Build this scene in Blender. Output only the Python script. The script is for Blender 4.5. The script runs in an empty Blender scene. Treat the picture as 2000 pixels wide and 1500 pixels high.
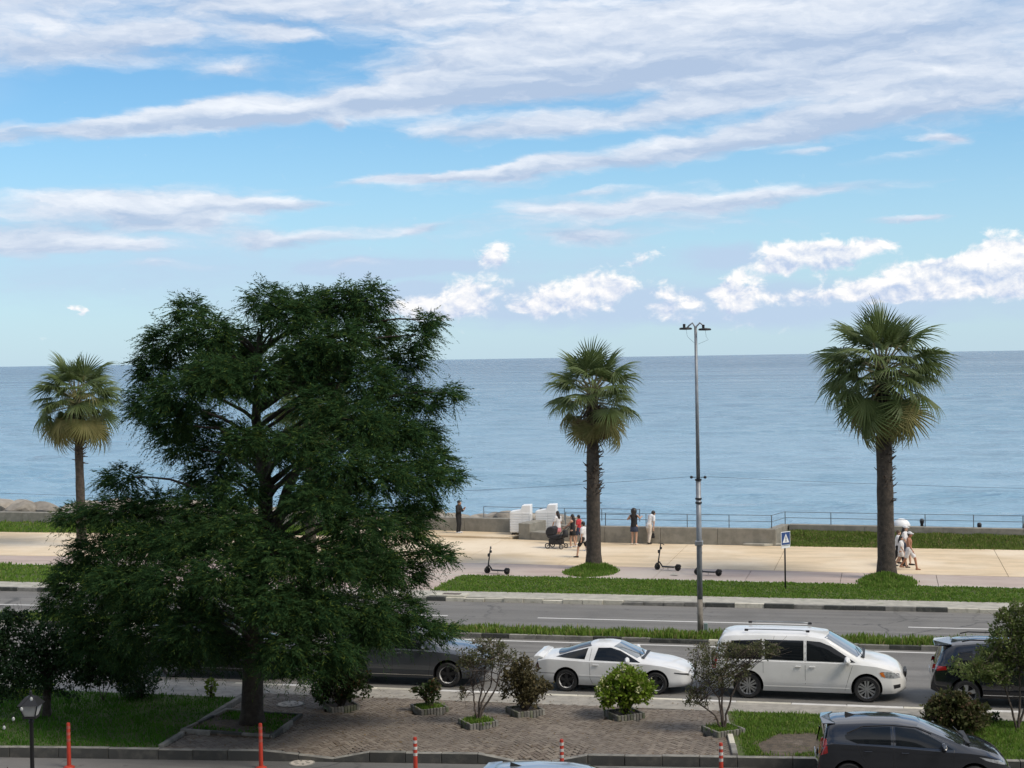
import bpy, bmesh, math, random
import numpy as np
from mathutils import Vector, Matrix, Euler
random.seed(7); RNG = np.random.default_rng(11)
R = math.radians
scene = bpy.context.scene
COL = scene.collection
TMP = bpy.data.scenes.new('workbench')          # scratch scene for booleans and remeshing, removed at the end
def baked(o):
    TMP.collection.objects.link(o)
    with bpy.context.temp_override(scene=TMP, view_layer=TMP.view_layers[0]): me = bpy.data.meshes.new_from_object(o.evaluated_get(bpy.context.evaluated_depsgraph_get()))
    TMP.collection.objects.unlink(o); return me

# ------------------------------------------------------------------ camera
F_PX, CAM_H = 3000.0, 9.7          # focal length in photo pixels (2000 wide), eye height above the square
ROLL = math.atan(0.016); PITCH = math.atan(50*math.cos(ROLL)/F_PX); YAW = R(13.7)
cam_d = bpy.data.cameras.new('camera'); cam = bpy.data.objects.new('camera', cam_d); COL.objects.link(cam)
cam_d.sensor_width = 36; cam_d.lens = 36*F_PX/2000; cam_d.clip_start = 0.3; cam_d.clip_end = 200000
cam.matrix_world = Matrix.Translation((0, 0, CAM_H)) @ Matrix.Rotation(YAW, 4, 'Z') @ Matrix.Rotation(math.pi/2-PITCH, 4, 'X') @ Matrix.Rotation(-ROLL, 4, 'Z')
scene.camera = cam
_cr, _sr, _cp, _sp, _cy, _sy = math.cos(ROLL), math.sin(ROLL), math.cos(PITCH), math.sin(PITCH), math.cos(YAW), math.sin(YAW)
def ray(u, v):
    x = (u-1000)/F_PX; y = -(v-750)/F_PX
    xr = x*_cr+y*_sr; yr = -x*_sr+y*_cr
    return xr, _cp+yr*_sp, -_sp+yr*_cp
def _w(x, y): return x*_cy-y*_sy, x*_sy+y*_cy
def W(u, v, z=0.0):
    "ground position (at height z) of a survey point read off the photograph"
    d = ray(u, v); t = (z-CAM_H)/d[2]; X, Y = _w(d[0]*t, d[1]*t); return Vector((X, Y, z))
def AtD(u, v, D):
    d = ray(u, v); t = D/d[1]; X, Y = _w(d[0]*t, d[1]*t); return Vector((X, Y, CAM_H+d[2]*t))
def Dist(p): return -p[0]*_sy+p[1]*_cy

# ------------------------------------------------------------------ light
SUN_EL, SUN_AZ = R(50), R(108)      # azimuth clockwise from +Y (out to sea)
world = bpy.data.worlds.new('World'); scene.world = world; world.use_nodes = True
sun_d = bpy.data.lights.new('sun', 'SUN'); sun = bpy.data.objects.new('sun', sun_d); COL.objects.link(sun)
sun_d.energy = 2.4; sun_d.angle = R(22); sun_d.color = (1, 0.90, 0.76)
sun.rotation_euler = Vector((math.sin(SUN_AZ)*math.cos(SUN_EL), math.cos(SUN_AZ)*math.cos(SUN_EL), math.sin(SUN_EL))).to_track_quat('Z', 'Y').to_euler()
vs = scene.view_settings; vs.view_transform = 'Standard'; vs.look = 'None'; vs.gamma = 1; vs.use_curve_mapping = False; vs.exposure = 0.35
SKY_STRENGTH = 0.1; SKY_TINT = (.70, 1.02, 1.14)
cy = scene.cycles; cy.use_adaptive_sampling = True; cy.adaptive_threshold = .02; cy.max_bounces = 6; cy.diffuse_bounces = 2; cy.glossy_bounces = 2; cy.transmission_bounces = 3; cy.transparent_max_bounces = 6; cy.caustics_reflective = False; cy.caustics_refractive = False

class NT:
    def __init__(s, tree): s.t = tree; s.n = tree.nodes; s.l = tree.links
    def node(s, typ, **kw):
        n = s.n.new(typ)
        for k, v in kw.items(): setattr(n, k, v)
        return n
    def set(s, sock, v):
        if isinstance(v, bpy.types.NodeSocket): s.l.new(v, sock)
        elif v is not None: sock.default_value = v
    def math(s, op, a, b=None, c=None, clamp=False):
        n = s.node('ShaderNodeMath', operation=op, use_clamp=clamp)
        s.set(n.inputs[0], a); s.set(n.inputs[1], b); s.set(n.inputs[2], c); return n.outputs[0]
    def vmath(s, op, a, b=None):
        n = s.node('ShaderNodeVectorMath', operation=op); s.set(n.inputs[0], a)
        if b is not None: s.set(n.inputs[1], b)
        return n.outputs['Value'] if op in ('LENGTH', 'DOT_PRODUCT', 'DISTANCE') else n.outputs[0]
    def noise(s, vec, scale, detail=4, rough=.55, dist=0.0, out='Fac'):
        n = s.node('ShaderNodeTexNoise'); s.set(n.inputs['Vector'], vec)
        n.inputs['Scale'].default_value = scale; n.inputs['Detail'].default_value = detail
        n.inputs['Roughness'].default_value = rough; n.inputs['Distortion'].default_value = dist
        return n.outputs[out]
    def mrange(s, v, a, b, c=0.0, d=1.0, smooth=True):
        n = s.node('ShaderNodeMapRange', interpolation_type='SMOOTHSTEP' if smooth else 'LINEAR')
        s.set(n.inputs['Value'], v)
        for k, x in (('From Min', a), ('From Max', b), ('To Min', c), ('To Max', d)): s.set(n.inputs[k], x)
        return n.outputs[0]
    def mix(s, f, a, b, blend='MIX'):
        n = s.node('ShaderNodeMix', data_type='RGBA', blend_type=blend)
        s.set(n.inputs[0], f); s.set(n.inputs[6], a if not isinstance(a, tuple) else (*a[:3], 1)); s.set(n.inputs[7], b if not isinstance(b, tuple) else (*b[:3], 1))
        return n.outputs[2]

def build_sky():
    t = NT(world.node_tree); t.n.clear()
    out = t.node('ShaderNodeOutputWorld'); bg = t.node('ShaderNodeBackground'); t.l.new(bg.outputs[0], out.inputs[0])
    bg.inputs[1].default_value = SKY_STRENGTH
    sky = t.node('ShaderNodeTexSky', sky_type='NISHITA', sun_disc=False, sun_elevation=SUN_EL, sun_rotation=SUN_AZ, altitude=10, air_density=1.0, dust_density=0.35, ozone_density=3.0)
    tc = t.node('ShaderNodeTexCoord'); d = tc.outputs['Generated']
    sep = t.node('ShaderNodeSeparateXYZ'); t.l.new(d, sep.inputs[0])
    # compass angle from the sea-ward normal of the road and elevation, both in units of 1/3 rad
    az = t.math('ARCTAN2', sep.outputs[0], sep.outputs[1]); az = t.math('MULTIPLY', t.math('ADD', az, YAW), 3.0)
    el = t.math('MULTIPLY', t.math('ARCSINE', sep.outputs[2]), 3.0)
    cmb = t.node('ShaderNodeCombineXYZ'); t.l.new(az, cmb.inputs[0]); t.l.new(el, cmb.inputs[1]); P0 = cmb.outputs[0]
    def stretch(P, sx, sy, rot=0.0, off=(0, 0, 0)):
        m = t.node('ShaderNodeMapping'); t.set(m.inputs[0], P); m.inputs['Scale'].default_value = (sx, sy, 1); m.inputs['Rotation'].default_value = (0, 0, rot); m.inputs['Location'].default_value = off
        return m.outputs[0]
    wn = t.node('ShaderNodeTexNoise'); t.l.new(stretch(P0, 3, 9, -.1), wn.inputs['Vector']); wn.inputs['Scale'].default_value = 1.6; wn.inputs['Detail'].default_value = 5; wn.inputs['Roughness'].default_value = .6
    wv = t.vmath('SUBTRACT', wn.outputs['Color'], (.5, .5, .5)); wv = t.vmath('MULTIPLY', wv, (.20, .055, 0))
    P = t.vmath('ADD', P0, wv)
    prev = [None]
    def blob_sum(lst):
        acc = None
        for u, v, ru, rv, slope, w in lst:
            a = 3*math.atan((u-1000)/3000.0); e = 3*math.atan((716-.016*u-v)/3000.0)
            m = t.node('ShaderNodeMapping', vector_type='TEXTURE'); src = P
            if prev[0] is not None:                 # keeps the node chain serial (shader stack is small)
                src = t.vmath('MULTIPLY_ADD', prev[0], (1e-7, 1e-7, 0)); t.l.new(P, src.node.inputs[2])
            t.l.new(src, m.inputs[0])
            m.inputs['Location'].default_value = (a, e, 0); m.inputs['Rotation'].default_value = (0, 0, math.atan(slope)); m.inputs['Scale'].default_value = (ru/1000, rv/1000, 1)
            ln = t.vmath('LENGTH', m.outputs[0]); f = t.mrange(ln, 1.75, 0.0, 0.0, w)
            one = t.vmath('MULTIPLY_ADD', m.outputs[0], (0, 1, 0)); one.node.inputs[2].default_value = (1, 0, 0)
            sc = t.node('ShaderNodeVectorMath', operation='SCALE'); t.l.new(one, sc.inputs[0]); t.l.new(f, sc.inputs['Scale'])
            acc = sc.outputs[0] if acc is None else t.vmath('ADD', acc, sc.outputs[0]); prev[0] = acc
        sp = t.node('ShaderNodeSeparateXYZ'); t.l.new(acc, sp.inputs[0]); return sp.outputs[0], sp.outputs[1]
    A = [(1600, 50, 760, 100, .03, 1.15), (1880, 190, 460, 66, .05, 1.15), (1050, 110, 350, 62, .12, .85), (880, 185, 440, 30, .10, 1.0), (1330, 130, 420, 50, .10, .7),
         (300, 258, 350, 23, .09, 1.3), (110, 110, 330, 46, .05, 1.1), (200, 10, 480, 48, .0, .85), (760, 20, 300, 40, .0, .6), (1060, 248, 180, 28, .05, 1.15), (820, 255, 100, 26, .0, .65), (560, 215, 200, 22, .12, .6),
         (1330, 292, 440, 24, .13, 1.2), (900, 343, 270, 10, .06, 1.0), (1440, 185, 180, 30, .22, 1.0), (465, 150, 85, 16, .05, .95), (310, 82, 85, 20, 0, .65), (560, 78, 90, 14, 0, .7),
         (672, 247, 28, 12, 0, 1.1), (400, 215, 100, 16, .15, .55), (220, 420, 270, 36, .04, 1.15), (490, 404, 140, 14, .03, 1.1), (600, 466, 150, 18, .08, 1.05), (60, 482, 150, 26, .0, 1.05), (250, 488, 110, 16, 0, .95), (430, 450, 140, 26, .0, .7),
         (1180, 415, 310, 44, .04, .75), (1440, 389, 300, 14, .05, 1.0), (1160, 462, 110, 16, .0, .75), (1795, 437, 60, 8, 0, 1.05), (1855, 286, 44, 10, 0, 1.0), (1760, 318, 130, 13, .14, .6), (1555, 306, 70, 8, .08, .65),
         (820, 452, 60, 9, .1, .7), (300, 525, 120, 12, 0, .65), (1180, 372, 70, 9, 0, .6), (700, 510, 60, 12, 0, .6)]
    B = [(1605, 503, 103, 32, 0.02, 1.68), (1520, 522, 29, 22, 0, 1.06), (1785, 545, 78, 30, 0.35, 1.34), (1975, 520, 62, 50, 0.1, 1.62), (1890, 522, 40, 32, 0, 1.23), (1447, 572, 34, 52, -0.25, 1.29), (1130, 580, 78, 38, 0.1, 1.06), (915, 582, 78, 42, 0.25, 1.06), (810, 604, 90, 22, 0, 1.29), (1055, 590, 40, 32, 0, 0.95), (975, 499, 40, 20, 0, 1.51), (1310, 588, 52, 42, 0, 0.9), (1640, 578, 224, 20, 0.05, 0.9), (1200, 548, 45, 25, 0, 0.95), (1880, 580, 168, 20, 0, 0.84), (1265, 500, 25, 15, 0, 0.84), (140, 610, 11, 10, 0, 1.01)]
    Dk = [(780, 522, 150, 17, -.02, 1.0), (800, 572, 46, 15, 0, .95), (1420, 506, 75, 24, 0, .9), (1150, 520, 380, 40, 0, .5), (1050, 600, 480, 42, 0, .9), (1650, 595, 520, 44, 0, .95), (350, 530, 520, 80, 0, .7), (1180, 430, 420, 60, 0, .35)]
    sa, la = blob_sum(A); sb, lb = blob_sum(B); sd, _ = blob_sum(Dk)
    # free-running cloud field for the rest of the sky
    inframe = t.mrange(t.vmath('LENGTH', stretch(P0, 1/1.05, 1/.75)), 1.05, 1.6, 0.0, 1.0)
    pz = t.math('ADD', t.math('MAXIMUM', sep.outputs[2], 0.0), .10)
    pl = t.vmath('DIVIDE', d, t.node('ShaderNodeCombineXYZ').outputs[0])
    cz = pl.node.inputs[1].links[0].from_node
    for i in range(3): t.l.new(pz, cz.inputs[i])
    Ps = stretch(P, 3.4, 13, -.09)
    n1 = t.noise(Ps, 1.5, 7, .60); n1b = t.noise(stretch(P, 3.4, 13, -.09, (-.03, -.20, 0)), 1.5, 5, .60)
    Pc = stretch(P0, 20, 26); n2 = t.noise(Pc, 1.2, 6, .62, .3); n2b = t.noise(stretch(P0, 20, 26, 0, (-.12, -.3, 0)), 1.2, 4, .62, .3)
    cA = t.math('ADD', sa, t.math('MULTIPLY', t.math('SUBTRACT', n1, .5), 1.6))
    alA = t.mrange(cA, .16, 1.05)
    cB = t.math('ADD', sb, t.math('MULTIPLY', t.math('SUBTRACT', n2, .5), 1.9)); alB = t.mrange(cB, .27, .95)
    alD = t.mrange(t.math('ADD', sd, t.math('MULTIPLY', t.math('SUBTRACT', n1, .5), .7)), .12, 1.0, 0, .8)
    ltA = t.math('ADD', t.math('MULTIPLY', la, .55), t.math('MULTIPLY', t.math('SUBTRACT', n1, n1b), 2.0)); ltA = t.math('ADD', ltA, .42, clamp=True)
    ltB = t.math('ADD', t.math('MULTIPLY', lb, .40), t.math('MULTIPLY', t.math('SUBTRACT', n2, n2b), 2.4)); ltB = t.math('ADD', ltB, .58, clamp=True)
    S = 1/SKY_STRENGTH
    def c(r, g, b): return (r*S, g*S, b*S)
    # clear air: Nishita, its saturation and warmth balanced the same way all round; marine haze whitens it towards the horizon
    base = t.mix(1.0, sky.outputs[0], SKY_TINT, 'MULTIPLY')
    hz = t.mrange(sep.outputs[2], -.02, .20, 1.0, 0.0); base = t.mix(t.math('MULTIPLY', hz, .75), base, c(.44, .565, .69))
    colA = t.mix(ltA, c(.37, .455, .60), c(.73, .755, .80)); colB = t.mix(ltB, c(.42, .50, .66), c(.88, .85, .82))
    x = t.mix(alD, base, c(.40, .50, .66)); x = t.mix(t.math('MULTIPLY', alA, .93), x, colA); x = t.mix(t.math('MULTIPLY', alB, .92), x, colB)
    t.set(bg.inputs[0], x)
    y = t.mix(t.mrange(t.noise(pl, .9, 4, .6), .34, .58, 0, .9), base, t.mix(t.mrange(t.noise(pl, 2.2, 3, .6), .35, .65), c(.48, .53, .64), c(.80, .79, .80)))
    bg2 = t.node('ShaderNodeBackground'); bg2.inputs[1].default_value = SKY_STRENGTH; t.set(bg2.inputs[0], y)
    mx = t.node('ShaderNodeMixShader'); t.set(mx.inputs[0], inframe); t.l.new(bg.outputs[0], mx.inputs[1]); t.l.new(bg2.outputs[0], mx.inputs[2]); t.l.new(mx.outputs[0], out.inputs[0])
build_sky()
world.cycles.sampling_method = 'MANUAL'; world.cycles.sample_map_resolution = 512

# ------------------------------------------------------------------ object helpers
def link(o, parent=None):
    COL.objects.link(o)
    if parent is not None: o.parent = parent
    return o
def tag(o, label=None, cat=None, group=None, kind=None):
    if label: o['label'] = label
    if cat: o['category'] = cat
    if group: o['group'] = group
    if kind: o['kind'] = kind
    return o
def thing(name, label, cat, loc=(0, 0, 0), rz=0.0, group=None):
    o = bpy.data.objects.new(name, None); o.empty_display_size = .2; link(o); o.location = loc; o.rotation_euler = (0, 0, rz)
    return tag(o, label, cat, group)
def dup(root, parent=None):
    c = root.copy(); link(c, parent)
    for ch in list(root.children): dup(ch, c)
    return c
def mesh_np(name, V, faces=None, tris=None, quads=None, mats=(), parent=None, smooth=False, mi=None, loc=None):
    me = bpy.data.meshes.new(name); V = np.asarray(V, dtype=np.float32).reshape(-1, 3)
    if faces is not None:
        me.from_pydata(V.tolist(), [], faces)
    else:
        idx = []; sizes = []
        if quads is not None and len(quads): q = np.asarray(quads, dtype=np.int32).reshape(-1, 4); idx.append(q.ravel()); sizes.append(np.full(len(q), 4, np.int32))
        if tris is not None and len(tris): q = np.asarray(tris, dtype=np.int32).reshape(-1, 3); idx.append(q.ravel()); sizes.append(np.full(len(q), 3, np.int32))
        idx = np.concatenate(idx); sizes = np.concatenate(sizes); st = np.concatenate([[0], np.cumsum(sizes)[:-1]]).astype(np.int32)
        me.vertices.add(len(V)); me.vertices.foreach_set('co', V.ravel()); me.loops.add(len(idx)); me.loops.foreach_set('vertex_index', idx)
        me.polygons.add(len(sizes)); me.polygons.foreach_set('loop_start', st); me.update(calc_edges=True)
    if not isinstance(mats, (list, tuple)): mats = (mats,)
    for m in mats: me.materials.append(m)
    if mi is not None: me.polygons.foreach_set('material_index', np.asarray(mi, dtype=np.int32))
    if smooth: me.polygons.foreach_set('use_smooth', np.ones(len(me.polygons), dtype=bool))
    o = bpy.data.objects.new(name, me); link(o, parent)
    if loc is not None: o.location = loc
    return o
class MB:
    "collects simple solids into one mesh"
    def __init__(s): s.v = []; s.f = []; s.m = []
    def add(s, verts, faces, mi=0):
        n = len(s.v); s.v += [tuple(p) for p in verts]; s.f += [tuple(i+n for i in f) for f in faces]; s.m += [mi]*len(faces); return s
    def box(s, c, d, rz=0.0, mi=0, rot=None, taper=1.0):
        hx, hy, hz = d[0]/2, d[1]/2, d[2]/2; M = rot if rot is not None else Matrix.Rotation(rz, 3, 'Z'); c = Vector(c)
        vs = [c+M@Vector((sx*hx*(taper if sz > 0 else 1), sy*hy*(taper if sz > 0 else 1), sz*hz)) for sz in (-1, 1) for sx, sy in ((-1, -1), (1, -1), (1, 1), (-1, 1))]
        return s.add(vs, [(3, 2, 1, 0), (4, 5, 6, 7), (0, 1, 5, 4), (1, 2, 6, 5), (2, 3, 7, 6), (3, 0, 4, 7)], mi)
    def prism(s, poly, z0, z1, mi=0):
        n = len(poly); zt = z1 if isinstance(z1, (list, tuple)) else [z1]*n
        vs = [(p[0], p[1], z0) for p in poly]+[(p[0], p[1], zt[i]) for i, p in enumerate(poly)]
        return s.add(vs, [tuple(range(n-1, -1, -1)), tuple(range(n, 2*n))]+[(i, (i+1) % n, n+(i+1) % n, n+i) for i in range(n)], mi)
    def tube(s, pts, rad, seg=8, mi=0, cap=True):
        pts = [Vector(p) for p in pts]; rads = rad if isinstance(rad, (list, tuple)) else [rad]*len(pts)
        n0 = len(s.v); up = None
        for i, p in enumerate(pts):
            d = (pts[min(i+1, len(pts)-1)]-pts[max(i-1, 0)]); d = d.normalized() if d.length > 1e-9 else Vector((0, 0, 1))
            if up is None: up = d.orthogonal().normalized()
            else:
                up = (up-d*up.dot(d)); up = up.normalized() if up.length > 1e-6 else d.orthogonal().normalized()
            sd = d.cross(up)
            for k in range(seg):
                a = 2*math.pi*k/seg; s.v.append(tuple(p+(up*math.cos(a)+sd*math.sin(a))*rads[i]))
        for i in range(len(pts)-1):
            for k in range(seg):
                a, b = n0+i*seg+k, n0+i*seg+(k+1) % seg; s.f.append((a, b, b+seg, a+seg)); s.m.append(mi)
        if cap:
            s.f.append(tuple(n0+seg-1-k for k in range(seg))); s.m.append(mi); e = n0+(len(pts)-1)*seg
            s.f.append(tuple(e+k for k in range(seg))); s.m.append(mi)
        return s
    def lathe(s, prof, c=(0, 0, 0), seg=16, mi=0, axis='Z', cap=True):
        n0 = len(s.v)
        for r, h in prof:
            for k in range(seg):
                a = 2*math.pi*k/seg; x, y = r*math.cos(a), r*math.sin(a)
                q = (x, y, h) if axis == 'Z' else (x, h, y)
                s.v.append((q[0]+c[0], q[1]+c[1], q[2]+c[2]))
        for i in range(len(prof)-1):
            for k in range(seg):
                a, b = n0+i*seg+k, n0+i*seg+(k+1) % seg; s.f.append((a, b, b+seg, a+seg) if axis == 'Z' else (a, a+seg, b+seg, b)); s.m.append(mi)
        if cap:
            s.f.append(tuple(n0+seg-1-k for k in range(seg))); s.m.append(mi); e = n0+(len(prof)-1)*seg
            s.f.append(tuple(e+k for k in range(seg))); s.m.append(mi)
        return s
    def build(s, name, mats, parent=None, smooth=False, loc=None, bevel=0.0):
        o = mesh_np(name, s.v, faces=s.f, mats=mats, parent=parent, smooth=smooth, mi=s.m, loc=loc)
        if bevel:
            b = bmesh.new(); b.from_mesh(o.data); b.normal_update()
            bmesh.ops.bevel(b, geom=[e for e in b.edges if len(e.link_faces) == 2 and e.calc_face_angle(0) > .5], offset=bevel, segments=1, affect='EDGES', profile=.5)
            b.to_mesh(o.data); b.free()
        return o

# ------------------------------------------------------------------ materials
MATS = {}
def mat(name, col, rough=.7, col2=None, scale=8.0, contrast=(.35, .65), bump=0.0, bscale=60.0, metal=0.0, spec=.5, coat=0.0, rnd=0.0, detail=5, col3=None, scale3=1.0, c3=(.55, .75), coords='Object', emit=None, trans=0.0, subs=None):
    if name in MATS: return MATS[name]
    m = bpy.data.materials.new(name); m.use_nodes = True; t = NT(m.node_tree); b = t.n['Principled BSDF']; MATS[name] = m
    tc = t.node('ShaderNodeTexCoord'); co = tc.outputs[coords]
    if coords == 'World': pass
    c = (*col, 1)
    if col2 is not None: c = t.mix(t.mrange(t.noise(co, scale, detail, .6), *contrast), col, col2)
    if col3 is not None: c = t.mix(t.mrange(t.noise(co, scale3, 4, .6), *c3), c if not isinstance(c, tuple) else col, col3)
    if rnd:
        oi = t.node('ShaderNodeObjectInfo'); hs = t.node('ShaderNodeHueSaturation'); t.set(hs.inputs['Color'], c); t.set(hs.inputs['Value'], t.mrange(oi.outputs['Random'], 0, 1, 1-rnd, 1+rnd, False)); c = hs.outputs[0]
    t.set(b.inputs['Base Color'], c); b.inputs['Roughness'].default_value = rough; b.inputs['Metallic'].default_value = metal
    b.inputs['Specular IOR Level'].default_value = spec; b.inputs['Coat Weight'].default_value = coat; b.inputs['Coat Roughness'].default_value = .04
    if bump:
        bp = t.node('ShaderNodeBump'); bp.inputs['Strength'].default_value = min(1, bump); bp.inputs['Distance'].default_value = .02*max(1, bump); t.set(bp.inputs['Height'], t.noise(co, bscale, 4, .6)); t.l.new(bp.outputs[0], b.inputs['Normal'])
    if trans: b.inputs['Transmission Weight'].default_value = trans
    if emit: b.inputs['Emission Color'].default_value = (*emit[:3], 1); b.inputs['Emission Strength'].default_value = emit[3]
    return m
def leaf_mat(name, col, col2, rough=.5, trans=.35, per_leaf=True, col3=None, spec=.12):
    "foliage: diffuse + translucent leaf, colour varied leaf by leaf (random per mesh island)"
    if name in MATS: return MATS[name]
    m = bpy.data.materials.new(name); m.use_nodes = True; t = NT(m.node_tree); b = t.n['Principled BSDF']; MATS[name] = m
    g = t.node('ShaderNodeNewGeometry'); tc = t.node('ShaderNodeTexCoord')
    f = t.math('ADD', t.math('MULTIPLY', g.outputs['Random Per Island'], .55), t.math('MULTIPLY', t.mrange(t.noise(tc.outputs['Object'], 1.6, 3, .6), .35, .65), .45))
    c = t.mix(f, col, col2)
    if col3 is not None: c = t.mix(t.mrange(g.outputs['Random Per Island'], .88, .9), c, col3)
    t.set(b.inputs['Base Color'], c); b.inputs['Roughness'].default_value = rough; b.inputs['Specular IOR Level'].default_value = spec
    tr = t.node('ShaderNodeBsdfTranslucent'); t.set(tr.inputs[0], c); mx = t.node('ShaderNodeMixShader'); mx.inputs[0].default_value = trans
    t.l.new(b.outputs[0], mx.inputs[1]); t.l.new(tr.outputs[0], mx.inputs[2]); t.l.new(mx.outputs[0], t.n['Material Output'].inputs[0])
    return m
# ------------------------------------------------------------------ setting materials
def streaky(name, c1, c2, c3):
    m = bpy.data.materials.new(name); m.use_nodes = True; t = NT(m.node_tree); b = t.n['Principled BSDF']; g = t.node('ShaderNodeNewGeometry')
    mp = t.node('ShaderNodeMapping'); t.l.new(g.outputs['Position'], mp.inputs[0]); mp.inputs['Scale'].default_value = (.30, 1.1, 1); mp.inputs['Rotation'].default_value = (0, 0, R(-24))
    c = t.mix(t.mrange(t.noise(mp.outputs[0], 1.1, 6, .65, .4), .38, .62), c1, c2); c = t.mix(t.mrange(t.noise(g.outputs['Position'], .16, 4, .6), .42, .66), c, c3); c = t.mix(t.mrange(t.noise(g.outputs['Position'], 9, 4, .7), .5, .8, 0, .35), c, (.36, .27, .17))
    t.set(b.inputs['Base Color'], c); b.inputs['Roughness'].default_value = .85; bp = t.node('ShaderNodeBump'); bp.inputs['Strength'].default_value = .4; bp.inputs['Distance'].default_value = .01; t.set(bp.inputs['Height'], t.noise(g.outputs['Position'], 25, 4)); t.l.new(bp.outputs[0], b.inputs['Normal']); return m
def road_material(name, c1, c2):
    m = bpy.data.materials.new(name); m.use_nodes = True; t = NT(m.node_tree); b = t.n['Principled BSDF']; g = t.node('ShaderNodeNewGeometry'); P = g.outputs['Position']
    mp = t.node('ShaderNodeMapping'); t.l.new(P, mp.inputs[0]); mp.inputs['Scale'].default_value = (.035, 1.1, 1)
    c = t.mix(t.mrange(t.noise(mp.outputs[0], 1.0, 4, .6), .35, .65), c1, c2)                                     # wheel tracks along the lanes
    c = t.mix(t.mrange(t.noise(P, .45, 5, .65), .48, .72, 0, .55), c, tuple(x*.72 for x in c1)); c = t.mix(t.mrange(t.noise(P, 1.7, 3, .7), .62, .72, 0, .6), c, tuple(x*.55 for x in c1))
    vo = t.node('ShaderNodeTexVoronoi', feature='DISTANCE_TO_EDGE'); t.l.new(t.vmath('ADD', P, t.vmath('MULTIPLY', t.noise(P, 1.2, 3, .6, out='Color'), (.9, .9, 0))), vo.inputs['Vector']); vo.inputs['Scale'].default_value = .22
    ck = t.math('MULTIPLY', t.mrange(vo.outputs[0], .0, .012, 1, 0), t.mrange(t.noise(P, .12, 2, .5), .45, .6)); c = t.mix(t.math('MULTIPLY', ck, .75), c, (.03, .03, .03))
    c = t.mix(t.mrange(t.noise(P, 55, 2, .7), .45, .75, 0, .4), c, tuple(min(1, x*1.5) for x in c2))
    t.set(b.inputs['Base Color'], c); b.inputs['Roughness'].default_value = .85; bp = t.node('ShaderNodeBump'); bp.inputs['Strength'].default_value = .5; bp.inputs['Distance'].default_value = .01; t.set(bp.inputs['Height'], t.noise(P, 60, 3)); t.l.new(bp.outputs[0], b.inputs['Normal']); return m
M_asphalt = road_material('asphalt', (.118, .113, .104), (.178, .171, .158))
M_asphalt2 = road_material('old_asphalt', (.10, .098, .093), (.15, .146, .138))
M_conc = mat('pavement_concrete', (.34, .315, .27), .85, (.25, .235, .205), 3.0, bump=.4, bscale=90, col3=(.40, .375, .32), scale3=.7)
M_conc_far = mat('worn_concrete', (.42, .40, .34), .85, (.31, .295, .25), 2.2, bump=.4, bscale=60, col3=(.24, .25, .17), scale3=1.3, c3=(.6, .75))
M_wall = mat('seawall_concrete', (.27, .255, .215), .85, (.20, .19, .16), 2.5, bump=.5, bscale=40, col3=(.33, .31, .27), scale3=.8)
M_sand = streaky('tan_stamped_concrete', (.66, .52, .345), (.54, .425, .275), (.72, .61, .455))
M_red = streaky('faded_red_lane', (.43, .345, .30), (.36, .285, .25), (.47, .41, .355))
M_palekerb = mat('pale_edging', (.50, .46, .40), .8, (.40, .36, .31), 3)
M_white_line = mat('road_paint', (.62, .61, .58), .7, (.40, .40, .39), 7, (.55, .8))
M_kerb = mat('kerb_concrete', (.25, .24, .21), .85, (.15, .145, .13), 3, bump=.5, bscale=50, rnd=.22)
M_kerb_dark = mat('kerb_dark_paint', (.045, .047, .042), .8, (.12, .12, .10), 4, (.5, .75), bump=.5, bscale=50, rnd=.2)
M_kerb_face = mat('kerb_shaded_face', (.06, .06, .055), .85, (.11, .105, .09), 3, (.45, .75), bump=.5, bscale=50, rnd=.2)  # front face coloured dark for its shade; upward faces take the paler top
M_kerb_pale = mat('kerb_pale_paint', (.55, .52, .43), .8, (.36, .34, .27), 4, (.45, .75), bump=.5, bscale=50, rnd=.15)
M_kerb_white = mat('kerb_white_paint', (.62, .61, .58), .8, (.45, .43, .40), 5, (.5, .75), rnd=.1)
M_soil = mat('soil', (.11, .085, .06), .95, (.06, .048, .035), 6, bump=1, bscale=25, col3=(.17, .14, .11), scale3=2)
M_turf = mat('turf_base', (.075, .11, .025), .95, (.06, .075, .022), 2.0, bump=1, bscale=40)
M_rock = mat('boulder_stone', (.30, .27, .225), .9, (.21, .185, .15), 1.5, bump=1.2, bscale=6, col3=(.38, .35, .30), scale3=.7, rnd=.2)
M_grout = mat('paver_bed', (.055, .05, .043), .95, (.035, .033, .03), 9)
M_metal = mat('galvanised_metal', (.30, .32, .33), .45, (.22, .235, .25), 3, metal=.6)
M_rail = mat('rail_paint', (.10, .14, .17), .5, (.16, .19, .21), 6, metal=.3)
M_white = mat('white_paint', (.78, .78, .77), .5, (.68, .68, .66), 3, (.5, .8))
M_black = mat('black_plastic', (.012, .012, .014), .45)
M_rubber = mat('tyre_rubber', (.014, .014, .015), .8, (.025, .025, .025), 20)

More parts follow.
